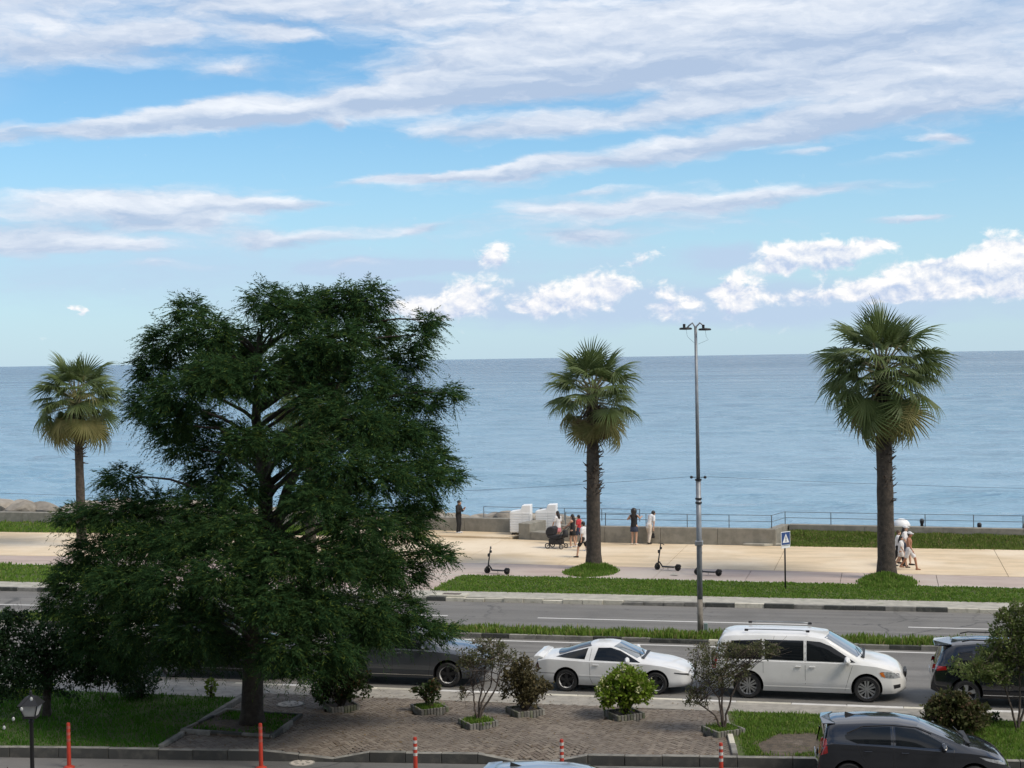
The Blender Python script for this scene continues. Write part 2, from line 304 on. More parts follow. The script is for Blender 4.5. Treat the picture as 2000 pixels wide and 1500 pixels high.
def paver_material():
    m = bpy.data.materials.new('clay_paver'); m.use_nodes = True; t = NT(m.node_tree); b = t.n['Principled BSDF']
    oi = t.node('ShaderNodeObjectInfo'); g = t.node('ShaderNodeNewGeometry')
    f = t.math('FRACT', t.math('ADD', oi.outputs['Random'], g.outputs['Random Per Island']))
    big = t.mrange(t.noise(g.outputs['Position'], .55, 4, .6), .35, .65)
    c = t.mix(f, (.125, .098, .076), (.23, .195, .155)); c = t.mix(t.math('MULTIPLY', big, .5), c, (.125, .105, .085)); c = t.mix(t.mrange(t.noise(g.outputs['Position'], 30, 3, .6), .5, .75, 0, .5), c, (.11, .10, .09))
    t.set(b.inputs['Base Color'], c); b.inputs['Roughness'].default_value = .85
    bp = t.node('ShaderNodeBump'); bp.inputs['Strength'].default_value = .5; bp.inputs['Distance'].default_value = .01; t.set(bp.inputs['Height'], t.noise(g.outputs['Position'], 70, 3)); t.l.new(bp.outputs[0], b.inputs['Normal'])
    return m
M_paver = paver_material()

def sea_material():
    m = bpy.data.materials.new('sea_water'); m.use_nodes = True; t = NT(m.node_tree); b = t.n['Principled BSDF']
    tc = t.node('ShaderNodeTexCoord'); mp = t.node('ShaderNodeMapping'); t.l.new(tc.outputs['Object'], mp.inputs[0]); mp.inputs['Scale'].default_value = (.32, 1.0, 1); mp.inputs['Rotation'].default_value = (0, 0, R(-13))
    v = mp.outputs[0]
    chop = t.math('ABSOLUTE', t.math('SUBTRACT', t.noise(v, .22, 5, .62, .3), .5)); chop = t.math('SUBTRACT', .5, chop)         # crested wind chop
    swell = t.noise(v, .07, 3, .5, .2)
    h = t.math('ADD', t.math('MULTIPLY', chop, 2.2), t.math('ADD', t.math('MULTIPLY', swell, 3.0), t.math('MULTIPLY', t.noise(v, .014, 2, .5), 2.5)))
    bp = t.node('ShaderNodeBump'); bp.inputs['Strength'].default_value = 1; bp.inputs['Distance'].default_value = 1.0; t.set(bp.inputs['Height'], h); t.l.new(bp.outputs[0], b.inputs['Normal'])
    mp2 = t.node('ShaderNodeMapping'); t.l.new(tc.outputs['Object'], mp2.inputs[0]); mp2.inputs['Scale'].default_value = (.004, .02, 1)
    wind = t.noise(mp2.outputs[0], 1.0, 4, .55)
    sx = t.node('ShaderNodeSeparateXYZ'); t.l.new(tc.outputs['Object'], sx.inputs[0]); depth = t.mrange(t.math('LOGARITHM', sx.outputs[1], 10.0), 2.0, 3.5)      # base colour graded from pale near the shore to darker far out
    t.set(b.inputs['Base Color'], t.mix(depth, t.mix(t.mrange(wind, .35, .65), (.19, .335, .44), (.25, .39, .49)), t.mix(t.mrange(wind, .35, .65), (.06, .12, .185), (.085, .15, .215))))
    t.set(b.inputs['Roughness'], t.mrange(wind, .35, .65, .14, .30)); b.inputs['IOR'].default_value = 1.333
    return m

def structure(o): o['kind'] = 'structure'; return o
def slab(name, poly, z0, z1, m, parent=None):
    o = MB().prism(poly, z0, z1).build(name, m, parent)
    return o if parent else structure(o)
def lerp(a, b, f): return a+(b-a)*f
def pl_interp(pts, x): return float(np.interp(x, [p[0] for p in pts], [p[1] for p in pts]))
X0, X1 = -130.0, 70.0
def band(pa, pb, xa, xb, n=1):
    "polygon between two polylines y=pa(x), y=pb(x)"
    xs = sorted(set([xa, xb]+[p[0] for p in pa+pb if xa < p[0] < xb]))
    return [(x, pl_interp(pa, x)) for x in xs]+[(x, pl_interp(pb, x)) for x in reversed(xs)]

# sea and land
def make_sea():
    g = np.random.default_rng(3); ny, nx = 230, 300; Y = 82.5*(900/82.5)**(np.arange(ny)/(ny-1)); S = np.linspace(0, 1, nx); xl = -.78*Y-25; xr = .24*Y+40
    X = xl[:, None]+(xr-xl)[:, None]*S[None, :]; YY = np.repeat(Y[:, None], nx, 1); H = np.zeros_like(X)
    for _ in range(46):
        wl = float(np.exp(g.uniform(np.log(2.4), np.log(17)))); th = g.normal(0, .42); k = 2*np.pi/wl; a = .0085*wl**.9*g.uniform(.5, 1.4); ph = g.uniform(0, 6.28)
        p = k*(X*math.sin(th)+YY*math.cos(th))+ph+1.5*np.sin(X*.021+g.uniform(0, 6))+1.2*np.sin(YY*.017+g.uniform(0, 6)); H += a*(1-2*np.abs(np.sin(p/2)))*(.55+.45*np.sin(X*.043+YY*.031*g.uniform(.5, 1.5)+g.uniform(0, 6)))
    edge = np.minimum(1, np.minimum(S, 1-S)*14)[None, :]*np.clip((900-Y)/500, 0, 1)[:, None]; Z = -3+H*edge
    V = np.stack([X, YY, Z], -1).reshape(-1, 3); i = (np.arange(ny-1)[:, None]*nx+np.arange(nx-1)[None, :]).ravel(); Q = np.stack([i, i+1, i+nx+1, i+nx], 1).tolist()
    n = len(V); F = 60000; far = np.array([(-F, 82.5, -3), (-F, 900, -3), (F, 82.5, -3), (F, 900, -3), (-F, 90000, -3), (F, 90000, -3)]); V = np.concatenate([V, far]); a0, a1, b0, b1 = 0, nx-1, (ny-1)*nx, ny*nx-1
    polys = [tuple(q) for q in Q]+[(n, *[r*nx for r in range(ny)], n+1)]+[(*[r*nx+nx-1 for r in range(ny-1, -1, -1)], n+2, n+3)]+[(n+1, *range(b0, b1+1), n+3, n+5, n+4)]
    return structure(mesh_np('sea', V, faces=polys, mats=sea_material(), smooth=True))
make_sea()
slab('ground', [(X0, -60), (X1, -60), (X1, 84), (X0, 84)], -4, -.32, mat('subsoil', (.16, .14, .11), .95, (.1, .09, .07), 2))
FK = [(X0, 37.42+.126*X0), (X1, 37.42+.126*X1)]        # edge of the near lane, not quite parallel to the main road
def fk(x): return 37.42+.126*x
slab('access_road', [(-60, -8), (40, -8), (40, fk(40)-.1), (-60, fk(-60)-.1)], -.4, -.2, M_asphalt2)
near_road = slab('road', [(X0, 43.18), (X1, 43.18), (X1, 52.25), (X0, 52.25)], -.35, -.15, M_asphalt)
far_road = slab('road', [(X0, 53.6), (X1, 53.6), (X1, 60.05), (X0, 60.05)], -.35, -.15, M_asphalt)
back_pave = slab('pavement', [(X0, 41.85), (X1, 41.85), (X1, 42.98), (X0, 42.98)], -.3, 0, M_conc)
median = slab('median_strip', [(X0, 52.42), (X1, 52.42), (X1, 53.42), (X0, 53.42)], -.3, -.02, M_turf)
far_pave = slab('pavement', [(X0, 60.25), (X1, 60.25), (X1, 61.75), (X0, 61.75)], -.3, 0, M_conc_far)
# painted lines
def line(name, xa, xb, y, w, parent): return slab(name, [(xa, y-w/2), (xb, y-w/2), (xb, y+w/2), (xa, y+w/2)], -.149, -.145, M_white_line, parent)
line('edge_line', X0, X1, 51.85, .13, near_road)
e1 = W(1577, 1219, -.145)[0]; g1 = W(1774, 1226, -.145)[0]
per = 13.6; 
for i in range(-6, 5):
    line('lane_line', g1+i*per-(0 if i == 0 else 0), g1+i*per+per-(g1-e1), 56.62, .13, far_road)

# kerbs: single stones
def kerb_run(parent, pts, h0, h1, width, length, mats, prob, drop=None, jitter=.006, gap=.012, top=None):
    "stones along a polyline; drop(x) lowers the top"
    acc = []
    for a, b in zip(pts[:-1], pts[1:]):
        a, b = Vector(a), Vector(b); L = (b-a).length; n = max(1, round(L/length)); d = (b-a)/n
        for i in range(n):
            p, q = a+d*i, a+d*(i+1); acc.append((p, q))
    nrm = None
    for p, q in acc:
        d = (q-p).normalized(); nrm = Vector((-d.y, d.x)); p2, q2 = p+d*gap/2, q-d*gap/2; j = random.uniform(-jitter, jitter); jy = random.uniform(-jitter, jitter)
        dp, dq = (drop(p2.x), drop(q2.x)) if drop else (0, 0)
        poly = [p2+nrm*jy, q2+nrm*jy, q2+nrm*(width+jy), p2+nrm*(width+jy)]
        m = random.choices(mats, prob)[0]
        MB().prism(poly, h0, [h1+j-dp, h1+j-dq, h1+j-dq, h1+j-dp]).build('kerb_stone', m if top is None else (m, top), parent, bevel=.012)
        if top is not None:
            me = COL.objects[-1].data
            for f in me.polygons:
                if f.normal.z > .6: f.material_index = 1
kerb_run(back_pave, [(-45, 42.98), (20, 42.98)], -.3, .005, .2, 1.5, [M_kerb_white, M_kerb_pale, M_kerb], [.55, .3, .15])
kerb_run(median, [(-62, 52.23), (25, 52.23)], -.3, .0, .18, 1.0, [M_kerb_dark, M_kerb, M_kerb_pale], [.5, .35, .15], jitter=.015)
kerb_run(median, [(-62, 53.43), (25, 53.43)], -.3, .0, .16, 1.2, [M_kerb_dark, M_kerb], [.5, .5], jitter=.015)
kerb_run(far_pave, [(-62, 60.04), (-19.2, 60.04)], -.3, .01, .2, 1.0, [M_kerb_dark, M_kerb, M_kerb_pale], [.4, .3, .3], jitter=.02)
kerb_run(far_pave, [(-19.2, 60.04), (-7, 60.04)], -.3, .0, .2, .8, [M_kerb_pale, M_kerb_dark, M_kerb], [.45, .25, .3], jitter=.035)
kerb_run(far_pave, [(-7, 60.04), (25, 60.04)], -.3, .01, .2, 1.15, [M_kerb_dark, M_kerb_pale, M_kerb], [.5, .3, .2], jitter=.015)
# drain cover let into the far pavement
dc = W(872, 1166, 0); structure(MB().box((dc.x, 60.55, .03), (1.5, .7, .06)).build('drain_slab', M_kerb_pale)).parent = None
MB().box((dc.x+.1, 60.6, .066), (.75, .35, .01)).build('drain_grate', mat('grate_iron', (.10, .075, .055), .7), bpy.data.objects['drain_slab'])

DROPS = [(W(590, 1480)[0], W(655, 1480)[0]), (W(985, 1480)[0], W(1100, 1480)[0])]
def drop(x):
    d = 0
    for a, b in DROPS: d = max(d, np.interp(x, [a-.55, a, b, b+.45], [0, .17, .17, 0]))
    return float(d)

# square: herringbone pavers
BED = [W(352, 1432), W(532, 1444), W(592, 1401), W(440, 1391)]
LKA, LKB = W(312, 1464), W(470, 1366)                    # kerb between the left lawn and the square
RKA, RKB = W(1440, 1480), W(1418, 1387)                   # kerb on the right
plaza_poly = [(LKA.x, fk(LKA.x)), (RKA.x, fk(RKA.x)), (RKB.x, 41.85), (LKB.x+.05, 41.85)]
def in_poly(poly, X, Y):
    X = np.asarray(X); Y = np.asarray(Y); c = np.zeros(X.shape, bool); n = len(poly)
    for i in range(n):
        x1, y1 = poly[i][0], poly[i][1]; x2, y2 = poly[(i+1) % n][0], poly[(i+1) % n][1]
        c ^= ((y1 > Y) != (y2 > Y)) & (X < (x2-x1)*(Y-y1)/((y2-y1) if y2 != y1 else 1e-9)+x1)
    return c
square = slab('square', [(p[0], p[1]) for p in plaza_poly], -.4, -.21, M_grout)
def ramp(x, y): return drop(x)*max(0.0, 1-(y-fk(x))/1.1)
def make_pavers():
    w = .115; ang = R(45); c, s = math.cos(ang), math.sin(ang); cx, cy = -11, 39; items = []
    for i in range(-90, 91):
        for j in range(-90, 91):
            k = (i-j) % 4
            if k == 0: u, v, hor = (i+1)*w, (j+.5)*w, True
            elif k == 3: u, v, hor = (i+.5)*w, (j+1)*w, False
            else: continue
            x, y = cx+u*c-v*s, cy+u*s+v*c
            items.append((x, y, hor))
    X = np.array([i[0] for i in items]); Y = np.array([i[1] for i in items])
    ok = in_poly(plaza_poly, X, Y) & (Y > np.array([fk(x) for x in X])+.2) & ~in_poly(BED, X, Y)
    for (u, v) in PLANTERS: ok &= ~((abs(X-u) < .45) & (abs(Y-v) < .45))
    items = [it for it, o in zip(items, ok) if o]
    items.sort(key=lambda it: Dist(it)+.25*abs(it[0]+8)**.5)
    mesh = {}
    L, Wd = 2*w-.012, w-.012
    def geo(hor):
        a = ang+(0 if hor else math.pi/2); m = MB().box((0, 0, -.04), (L, Wd, .08), a); return m
    for hor in (True, False):
        o = geo(hor).build('paver', M_paver, None, bevel=.006); mesh[hor] = o.data; bpy.data.objects.remove(o)
    rest = MB()
    for n, (x, y, hor) in enumerate(items):
        z = -ramp(x, y)+random.uniform(-.005, .004)+.012*math.sin(x*1.3)*math.sin(y*1.7)
        tx, ty = random.uniform(-.02, .02), random.uniform(-.02, .02); sl = math.atan(drop(x)/1.1) if ramp(x, y) > 0 else 0.0
        if n < 300:
            o = bpy.data.objects.new('paver', mesh[hor]); link(o, square); o.location = (x, y, z); o.rotation_euler = (tx+sl, ty, 0)
        else:
            a = ang+(0 if hor else math.pi/2)
            rest.box((x, y, z-.04), (L, Wd, .08), rot=Matrix.Rotation(sl, 3, 'X') @ Matrix.Rotation(tx, 3, 'X') @ Matrix.Rotation(ty, 3, 'Y') @ Matrix.Rotation(a, 3, 'Z'))
    o = rest.build('paver_field', M_paver, square); o['kind'] = 'stuff'
PLANTER_PX = [(665, 1385), (838, 1389), (933, 1417), (1025, 1394), (1219, 1401), (1412, 1432)]
PLANTERS = [(W(u, v).x, W(u, v).y+.05) for u, v in PLANTER_PX]
make_pavers()
# front kerb with two dropped crossings; lawns' kerbs
def fkline(xa, xb): return [(xa, fk(xa)), (xb, fk(xb))]
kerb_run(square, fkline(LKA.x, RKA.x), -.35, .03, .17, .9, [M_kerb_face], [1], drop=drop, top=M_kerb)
kerb_run(square, [(LKA.x, LKA.y+.2), (LKB.x, LKB.y+.2)], -.2, .07, .14, .95, [M_kerb], [1])
kerb_run(square, [(RKA.x, fk(RKA.x)+.2), (RKB.x, RKB.y)], -.2, .08, .14, .95, [M_kerb, M_kerb_pale], [.7, .3])
for a, b in ((BED[0], BED[1]), (BED[1], BED[2]), (BED[2], BED[3]), (BED[3], BED[0])):
    kerb_run(square, [(a.x, a.y), (b.x, b.y)], -.2, .11, .1, .8, [M_kerb_dark, M_kerb], [.6, .4])
tree_bed = slab('tree_bed', [(p.x, p.y) for p in BED], -.15, .05, M_soil)
lawn_left = slab('lawn', [(-60, fk(-60)+.15), (LKA.x-.12, fk(LKA.x)+.15), (LKB.x-.12, LKB.y+.1), (LKB.x-.3, 41.2), (-60, 41.2)], -.3, 0, M_turf)
slab('pavement', [(-60, 41.2), (LKB.x-.3, 41.2), (LKB.x-.3, 41.85), (-60, 41.85)], -.3, -.004, M_conc)
lawn_right = slab('lawn', [(RKA.x+.02, fk(RKA.x)+.2), (40, fk(40)+.3), (40, 41.85), (RKB.x+.02, 41.85)], -.3, 0, M_turf)
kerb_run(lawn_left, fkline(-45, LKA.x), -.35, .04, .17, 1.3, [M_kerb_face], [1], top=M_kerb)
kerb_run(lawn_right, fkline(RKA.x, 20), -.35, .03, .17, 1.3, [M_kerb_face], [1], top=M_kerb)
dirt = slab('dirt_patch', [tuple(W(u, v)[:2]) for u, v in ((1468, 1452), (1520, 1432), (1590, 1430), (1620, 1452), (1600, 1474), (1535, 1482), (1480, 1476))], -.05, .012, M_soil)

# promenade
LOW = [(X0, 69.3), (-42.8, 67.5), (-19.3, 66.7), (5.2, 65.83), (X1, 63.5)]
RED = [(X0, 72), (-44.3, 70.3), (-19.9, 70.45), (5.6, 68.84), (X1, 65.5)]
FARP = [(X0, 80.3), (-50, 80.3), (-24, 80.5), (-19.6, 79.9), (-14.4, 78.95), (-5.6, 78.45), (6.4, 78.2), (X1, 77)]
shift = lambda P, d: [(x, y+d) for x, y in P]
prom = slab('promenade', band(shift(LOW, -.3), FARP, X0, X1), -.4, -.03, M_grout)
def panels(name, pa, pb, m, step, skew=0.0, z=0.0):
    x = X0
    while x < X1:
        xe = min(x+step, X1); 
        MB().prism(band(pa, pb, x+.012, xe-.012), -.3, z+random.uniform(-.003, .003)).build(name, m, prom); x = xe
panels('tan_panel', shift(RED, .03), FARP, M_sand, 5.0)
panels('red_panel', LOW, shift(RED, -.01), M_red, 4.0)
panels('edging_slab', shift(LOW, -.3), shift(LOW, -.015), M_palekerb, 2.0)
slab('verge', band([(X0, 61.76), (X1, 61.76)], shift(LOW, -.31), -18.6, X1), -.3, .0, M_turf)
slab('verge', band([(X0, 61.76), (X1, 61.76)], shift(LOW, -.31), X0, -34), -.3, .0, M_turf)
slab('crossing_path', band([(X0, 61.76), (X1, 61.76)], shift(LOW, -.31), -34, -18.6), -.3, -.004, M_red)

# sea wall, tier and steps
WALL_T = .42
def wall_seg(mb, a, b, z1=.85, z0=-3.2, t=WALL_T):
    a, b = Vector(a), Vector(b); d = (b-a).normalized(); n = Vector((-d.y, d.x))*t
    mb.prism([a, b, b+n, a+n], z0, z1)
sw = thing('sea_wall', 'low grey concrete sea wall along the back of the promenade', 'wall', (0, 0, 0))
def wall_piece(a, b, z1=.85, n=1):
    a, b = Vector(a), Vector(b)
    for i in range(n):
        p, q = a.lerp(b, i/n), a.lerp(b, (i+1)/n); d = (q-p).normalized()*.006
        m = MB(); wall_seg(m, p+d, q-d, z1); m.build('wall_section', M_wall, sw, bevel=.02)
wall_piece((-75, 83.4), (-27, 83.1), .85, 10)
wall_piece((-27, 83.1), (-19.0, 81.95), .85, 2)
wall_piece((-17.0, 79.3), (-14.4, 78.97), .85, 1); wall_piece((-14.4, 78.97), (-5.55, 78.47), .85, 3)
m = MB(); m.prism([(-5.54, 78.47), (-5.0, 81.0), (-5.4, 81.05), (-5.94, 78.9)], -3.2, .853); m.build('wall_section', M_wall, sw, bevel=.02)
wall_piece((-5.0, 80.62), (6.5, 79.5), .87, 3); wall_piece((6.5, 79.5), (30, 77.6), .87, 5)
# tier at the foot of the left wall, stepped concrete block between the two carts
tier = slab('promenade_tier', [(-30, 80.9), (-24, 80.52), (-19.7, 79.95), (-19.0, 81.93), (-27, 83.08), (-30, 83.1)], -.3, .10, M_sand)
st = thing('concrete_steps', 'stepped grey concrete block between the two white carts', 'steps', (0, 0, 0))
def blk(a, b, depth, z):
    a, b = W(*a), W(*b); d = (b-a); d = Vector((d.x, d.y)).normalized(); n = Vector((-d.y, d.x))*depth; a = Vector((a.x, a.y)); b = Vector((b.x, b.y))
    MB().prism([a, b, b+n, a+n], -.3, z).build('block', M_wall, st, bevel=.02)
blk((1013, 1053), (1035, 1054), 2.6, .86); blk((1035.4, 1054), (1092, 1057.4), .9, .42)
slab('terrace', [(-19.0, 81.9), (-16.5, 79.8), (-5.8, 79.3), (-5.8, 84), (-19, 84)], -3, .2, M_wall)

# grass bank between promenade and right wall, grass strip before the left wall
def bank(name, pa, pb, za, zb, xa, xb, nx=60, ny=8):
    V = []; Q = []
    for i in range(nx+1):
        x = lerp(xa, xb, i/nx); ya, yb = pl_interp(pa, x), pl_interp(pb, x)
        for j in range(ny+1):
            f = j/ny; V.append((x, lerp(ya, yb, f), lerp(za, zb, f*f*(3-2*f))+.02*math.sin(x*1.7+j)*f))
    for i in range(nx):
        for j in range(ny): a = i*(ny+1)+j; Q.append((a, a+ny+1, a+ny+2, a+1))
    return structure(mesh_np(name, V, quads=Q, mats=M_turf, smooth=True))
bank('grass_bank', shift(FARP, .0), [(-5.0, 80.65), (6.5, 79.53), (30, 77.63)], -.02, .52, -5.0, 25)
bank('grass_bank', shift(FARP, .0), [(-75, 83.42), (-27, 83.12)], -.02, .25, -75, -30.2)

# grass: real blades, one object for each patch
def grass(name, poly, z, n, h, w, m, label, zf=None, lean=.5, hvar=.5, seed=1, patchy=.5, edges=None):
    g = np.random.default_rng(seed); P = np.array([(p[0], p[1]) for p in poly]); lo, hi = P.min(0), P.max(0); pts = np.zeros((0, 2))
    while len(pts) < n:
        q = g.uniform(lo, hi, (n*2, 2)); q = q[in_poly(poly, q[:, 0], q[:, 1])]
        f = .5+.25*(np.sin(q[:, 0]*1.9+seed)*np.sin(q[:, 1]*2.7)+np.sin(q[:, 0]*.63+q[:, 1]*.9)); q = q[g.random(len(q)) > patchy*(1-f)]
        pts = np.concatenate([pts, q])
    pts = pts[:n]+g.normal(size=(n, 2))*.05; zz = np.full(n, z) if zf is None else zf(pts[:, 0], pts[:, 1])
    clump = .5+.5*np.sin(pts[:, 0]*3.1+1.3*np.sin(pts[:, 1]*2.3)+seed)*np.sin(pts[:, 1]*3.7+pts[:, 0]*.7)
    hh = h*(1-hvar+hvar*2*g.random(n))*(.7+.6*clump); a = g.uniform(0, 2*np.pi, n); la = g.uniform(0, 2*np.pi, n); ln = hh*lean*g.random(n)
    B = np.stack([pts[:, 0], pts[:, 1], zz-.01], 1); s = np.stack([np.cos(a), np.sin(a), 0*a], 1)*(w*(.6+.8*g.random(n)))[:, None]
    T = B+np.stack([np.cos(la)*ln, np.sin(la)*ln, hh], 1); M_ = B+(T-B)*.5+np.stack([0*a, 0*a, hh*.12], 1)
    V = np.stack([B-s, B+s, M_+s*.8, T, M_-s*.8], 1).reshape(-1, 3); i = np.arange(n)*5
    Q = np.stack([i, i+1, i+2, i+4], 1); T3 = np.stack([i+4, i+2, i+3], 1)
    o = mesh_np(name, V, quads=Q, tris=T3, mats=m); return tag(o, label, 'grass', None, 'stuff')
G1 = leaf_mat('grass_lit', (.11, .19, .026), (.19, .27, .055), .7, .35, col3=(.28, .26, .10))
G2 = leaf_mat('grass_short', (.095, .185, .024), (.17, .27, .05), .7, .35, col3=(.24, .27, .08))
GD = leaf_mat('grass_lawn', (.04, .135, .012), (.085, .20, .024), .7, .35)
G3 = leaf_mat('grass_bank_blades', (.12, .19, .035), (.21, .27, .07), .7, .35, col3=(.30, .25, .12))
vis = lambda P, xa, xb: band([(X0, 61.72), (X1, 61.72)], shift(P, -.28), xa, xb)
grass('grass', vis(LOW, -18.7, 14), 0, 40000, .06, .028, G2, 'bright green grass strip between promenade and far pavement', seed=2)
grass('grass', vis(LOW, -60, -34), 0, 15000, .10, .03, G2, 'green grass strip at the left edge beyond the road', seed=3)
grass('grass', [(-60, 52.38), (14, 52.38), (14, 53.46), (-60, 53.46)], -.02, 30000, .17, .022, G1, 'tufty grass on the narrow median between the carriageways', seed=4, patchy=.2)
def zbank(x, y): 
    ya = np.interp(x, [p[0] for p in FARP], [p[1] for p in FARP]); yb = np.interp(x, [-5, 6.5, 30], [80.65, 79.53, 77.63]); f = np.clip((y-ya)/(yb-ya), 0, 1); return -.02+.54*f*f*(3-2*f)
grass('grass', band(shift(FARP, -.05), [(-5.0, 80.6), (6.5, 79.48), (30, 77.6)], -5.0, 18), 0, 22000, .10, .03, G3, 'rough grass bank below the right sea wall', zf=zbank, seed=5, patchy=.2)
grass('grass', band(shift(FARP, -.05), [(-75, 83.38), (-27, 83.08)], -70, -30.2), 0, 16000, .13, .03, G2, 'grass strip before the sea wall at the left', zf=lambda x, y: .25*np.clip((y-80.3)/3, 0, 1), seed=6)
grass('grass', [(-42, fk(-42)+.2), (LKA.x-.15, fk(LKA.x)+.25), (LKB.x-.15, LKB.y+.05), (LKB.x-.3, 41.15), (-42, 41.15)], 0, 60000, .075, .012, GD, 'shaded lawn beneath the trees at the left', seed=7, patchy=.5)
dpoly = [(p[0], p[1]) for p in [W(u, v) for u, v in ((1480, 1455), (1520, 1436), (1590, 1434), (1620, 1452), (1590, 1470), (1535, 1478), (1490, 1474))]]
grass('grass', [(RKA.x+.18, fk(RKA.x)+.25), (12, fk(12)+.25), (12, 41.8), (RKB.x+.18, 41.8)], 0, 46000, .085, .013, G2, 'right lawn behind the dark hatchback', seed=8, patchy=.4, zf=lambda x, y: np.where(in_poly(dpoly, x, y), -.10, 0.0))
for k, (u, v) in enumerate(((1160, 1113), (1732, 1133))):
    c = W(u, v); 
    def zm(x, y, c=c): return .30*np.exp(-(((x-c.x)/.75)**2+((y-c.y)/.7)**2)*1.3)-.02
    ring = [(c.x+1.2*math.cos(a), c.y-.75+1.6*math.sin(a)) for a in np.linspace(0, 2*math.pi, 24, False)]
    V = [(c.x, c.y, .28)]; Q = []
    for rr in (.33, .66, 1.0):
        for p in ring: x, y = lerp(c.x, p[0], rr), lerp(c.y-.3, p[1], rr); V.append((x, y, float(zm(x, y)) if rr < 1 else -.012))
    T = [(0, 1+i, 1+(i+1) % 24) for i in range(24)]; Q = [(1+r_*24+i, 1+(r_+1)*24+i, 1+(r_+1)*24+(i+1) % 24, 1+r_*24+(i+1) % 24) for r_ in range(2) for i in range(24)]
    structure(mesh_np('grass_mound', V, quads=Q, tris=T, mats=M_turf, smooth=True))
    grass('grass', ring, 0, 4500, .13, .02, G2, ('grass mound round the foot of the middle palm', 'grass mound round the foot of the right palm')[k], zf=zm, seed=20+k, patchy=0)
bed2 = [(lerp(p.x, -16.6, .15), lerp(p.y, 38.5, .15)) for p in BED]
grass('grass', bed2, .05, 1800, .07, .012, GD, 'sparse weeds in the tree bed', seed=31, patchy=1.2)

# boulders beyond the wall
def boulder_mesh(seed):
    g = random.Random(seed); b = bmesh.new(); bmesh.ops.create_icosphere(b, subdivisions=3, radius=1)
    ps = [Vector((g.gauss(0, 1), g.gauss(0, 1), g.gauss(0, 1))).normalized() for _ in range(13)]; hs = [g.uniform(.62, .9) for _ in ps]
    for v in b.verts:
        for p, h in zip(ps, hs):
            d = v.co.dot(p)
            if d > h: v.co -= p*(d-h)*.92
    me = bpy.data.meshes.new('boulder'); b.to_mesh(me); b.free(); me.materials.append(M_rock); return me
BM = [boulder_mesh(s) for s in range(6)]
def boulder(x, y, z, sx, sy, sz, label, group):
    o = bpy.data.objects.new('boulder', random.choice(BM)); link(o); o.location = (x, y, z); o.scale = (sx, sy, sz); o.rotation_euler = (random.uniform(-.3, .3), random.uniform(-.3, .3), random.uniform(0, 6)); return tag(o, label, 'boulder', group)
for i in range(20):
    x = lerp(-31.5, -18.0, (i+.5)/20)+random.uniform(-.4, .4)
    boulder(x, 85.2+random.uniform(-.6, 1.8), random.uniform(.05, .35), random.uniform(.8, 1.4), random.uniform(.7, 1.1), random.uniform(.5, .85), 'weathered tan boulder in the heap behind the wall by the white carts', 'boulders behind the wall by the carts')
for i in range(24):
    x = lerp(-60, -42, (i+.5)/24)+random.uniform(-.4, .4)
    boulder(x, 87.0+random.uniform(-.8, 1.6), random.uniform(.2, .65), random.uniform(.9, 1.6), random.uniform(.8, 1.2), random.uniform(.5, .9), 'weathered tan boulder in the heap behind the wall at the far left', 'boulders behind the wall at the left')
for i in range(14): boulder(lerp(-33, -41, (i+.5)/14), 86+random.uniform(-.5, 1.5), random.uniform(.0, .4), random.uniform(.8, 1.4), 1, random.uniform(.5, .8), 'weathered tan boulder seen behind the big tree', 'boulders behind the big tree')
for x, y in ((7.1, 83.0), (7.8, 82.6), (8.6, 82.9), (9.8, 82.5)): boulder(x+.2, y, .50, .7, .6, .42, 'pale boulder behind the railing at the right edge', 'boulders at the right edge')
for x, y in ((-17.6, 85.6), (-18.3, 85.4), (-18.9, 85.8)): boulder(x, y, .15, .9, .8, .6, 'pale boulder behind the railing between the carts', 'boulders between the carts')
sl = W(1490, 1065); o = MB().prism([(sl.x-1.0, sl.y-.25), (sl.x+.1, sl.y-.45), (sl.x+1.0, sl.y+.05), (sl.x-.1, sl.y+.3)], 0, .12).build('stone_slab', M_conc_far, bevel=.02); tag(o, 'loose flat stone slab lying at the foot of the sea wall', 'slab')
# ------------------------------------------------------------------ vegetation
M_bark = mat('dark_bark', (.035, .028, .022), .95, (.06, .05, .04), 6, bump=1.5, bscale=14)
M_bark_grey = mat('grey_bark', (.12, .10, .085), .95, (.19, .165, .14), 8, bump=.8, bscale=30)
def nrm(a): return a/np.maximum(np.linalg.norm(a, axis=-1, keepdims=True), 1e-9)
def blades(P, D, S, L, Wd, fold=0.0):
    "diamond leaves: base P, direction D, side S (unit), length L, half width Wd; 4 vertices, 2 triangles each"
    L = np.asarray(L)[:, None]; Wd = np.asarray(Wd)[:, None]; N = np.cross(D, S)
    V = np.stack([P, P+D*L*.45+S*Wd+N*fold*Wd, P+D*L, P+D*L*.45-S*Wd+N*fold*Wd], 1).reshape(-1, 3); i = np.arange(len(P))*4
    return V, np.concatenate([np.stack([i, i+1, i+2], 1), np.stack([i, i+2, i+3], 1)])
def rand_dirs(g, n): return nrm(g.normal(size=(n, 3)))
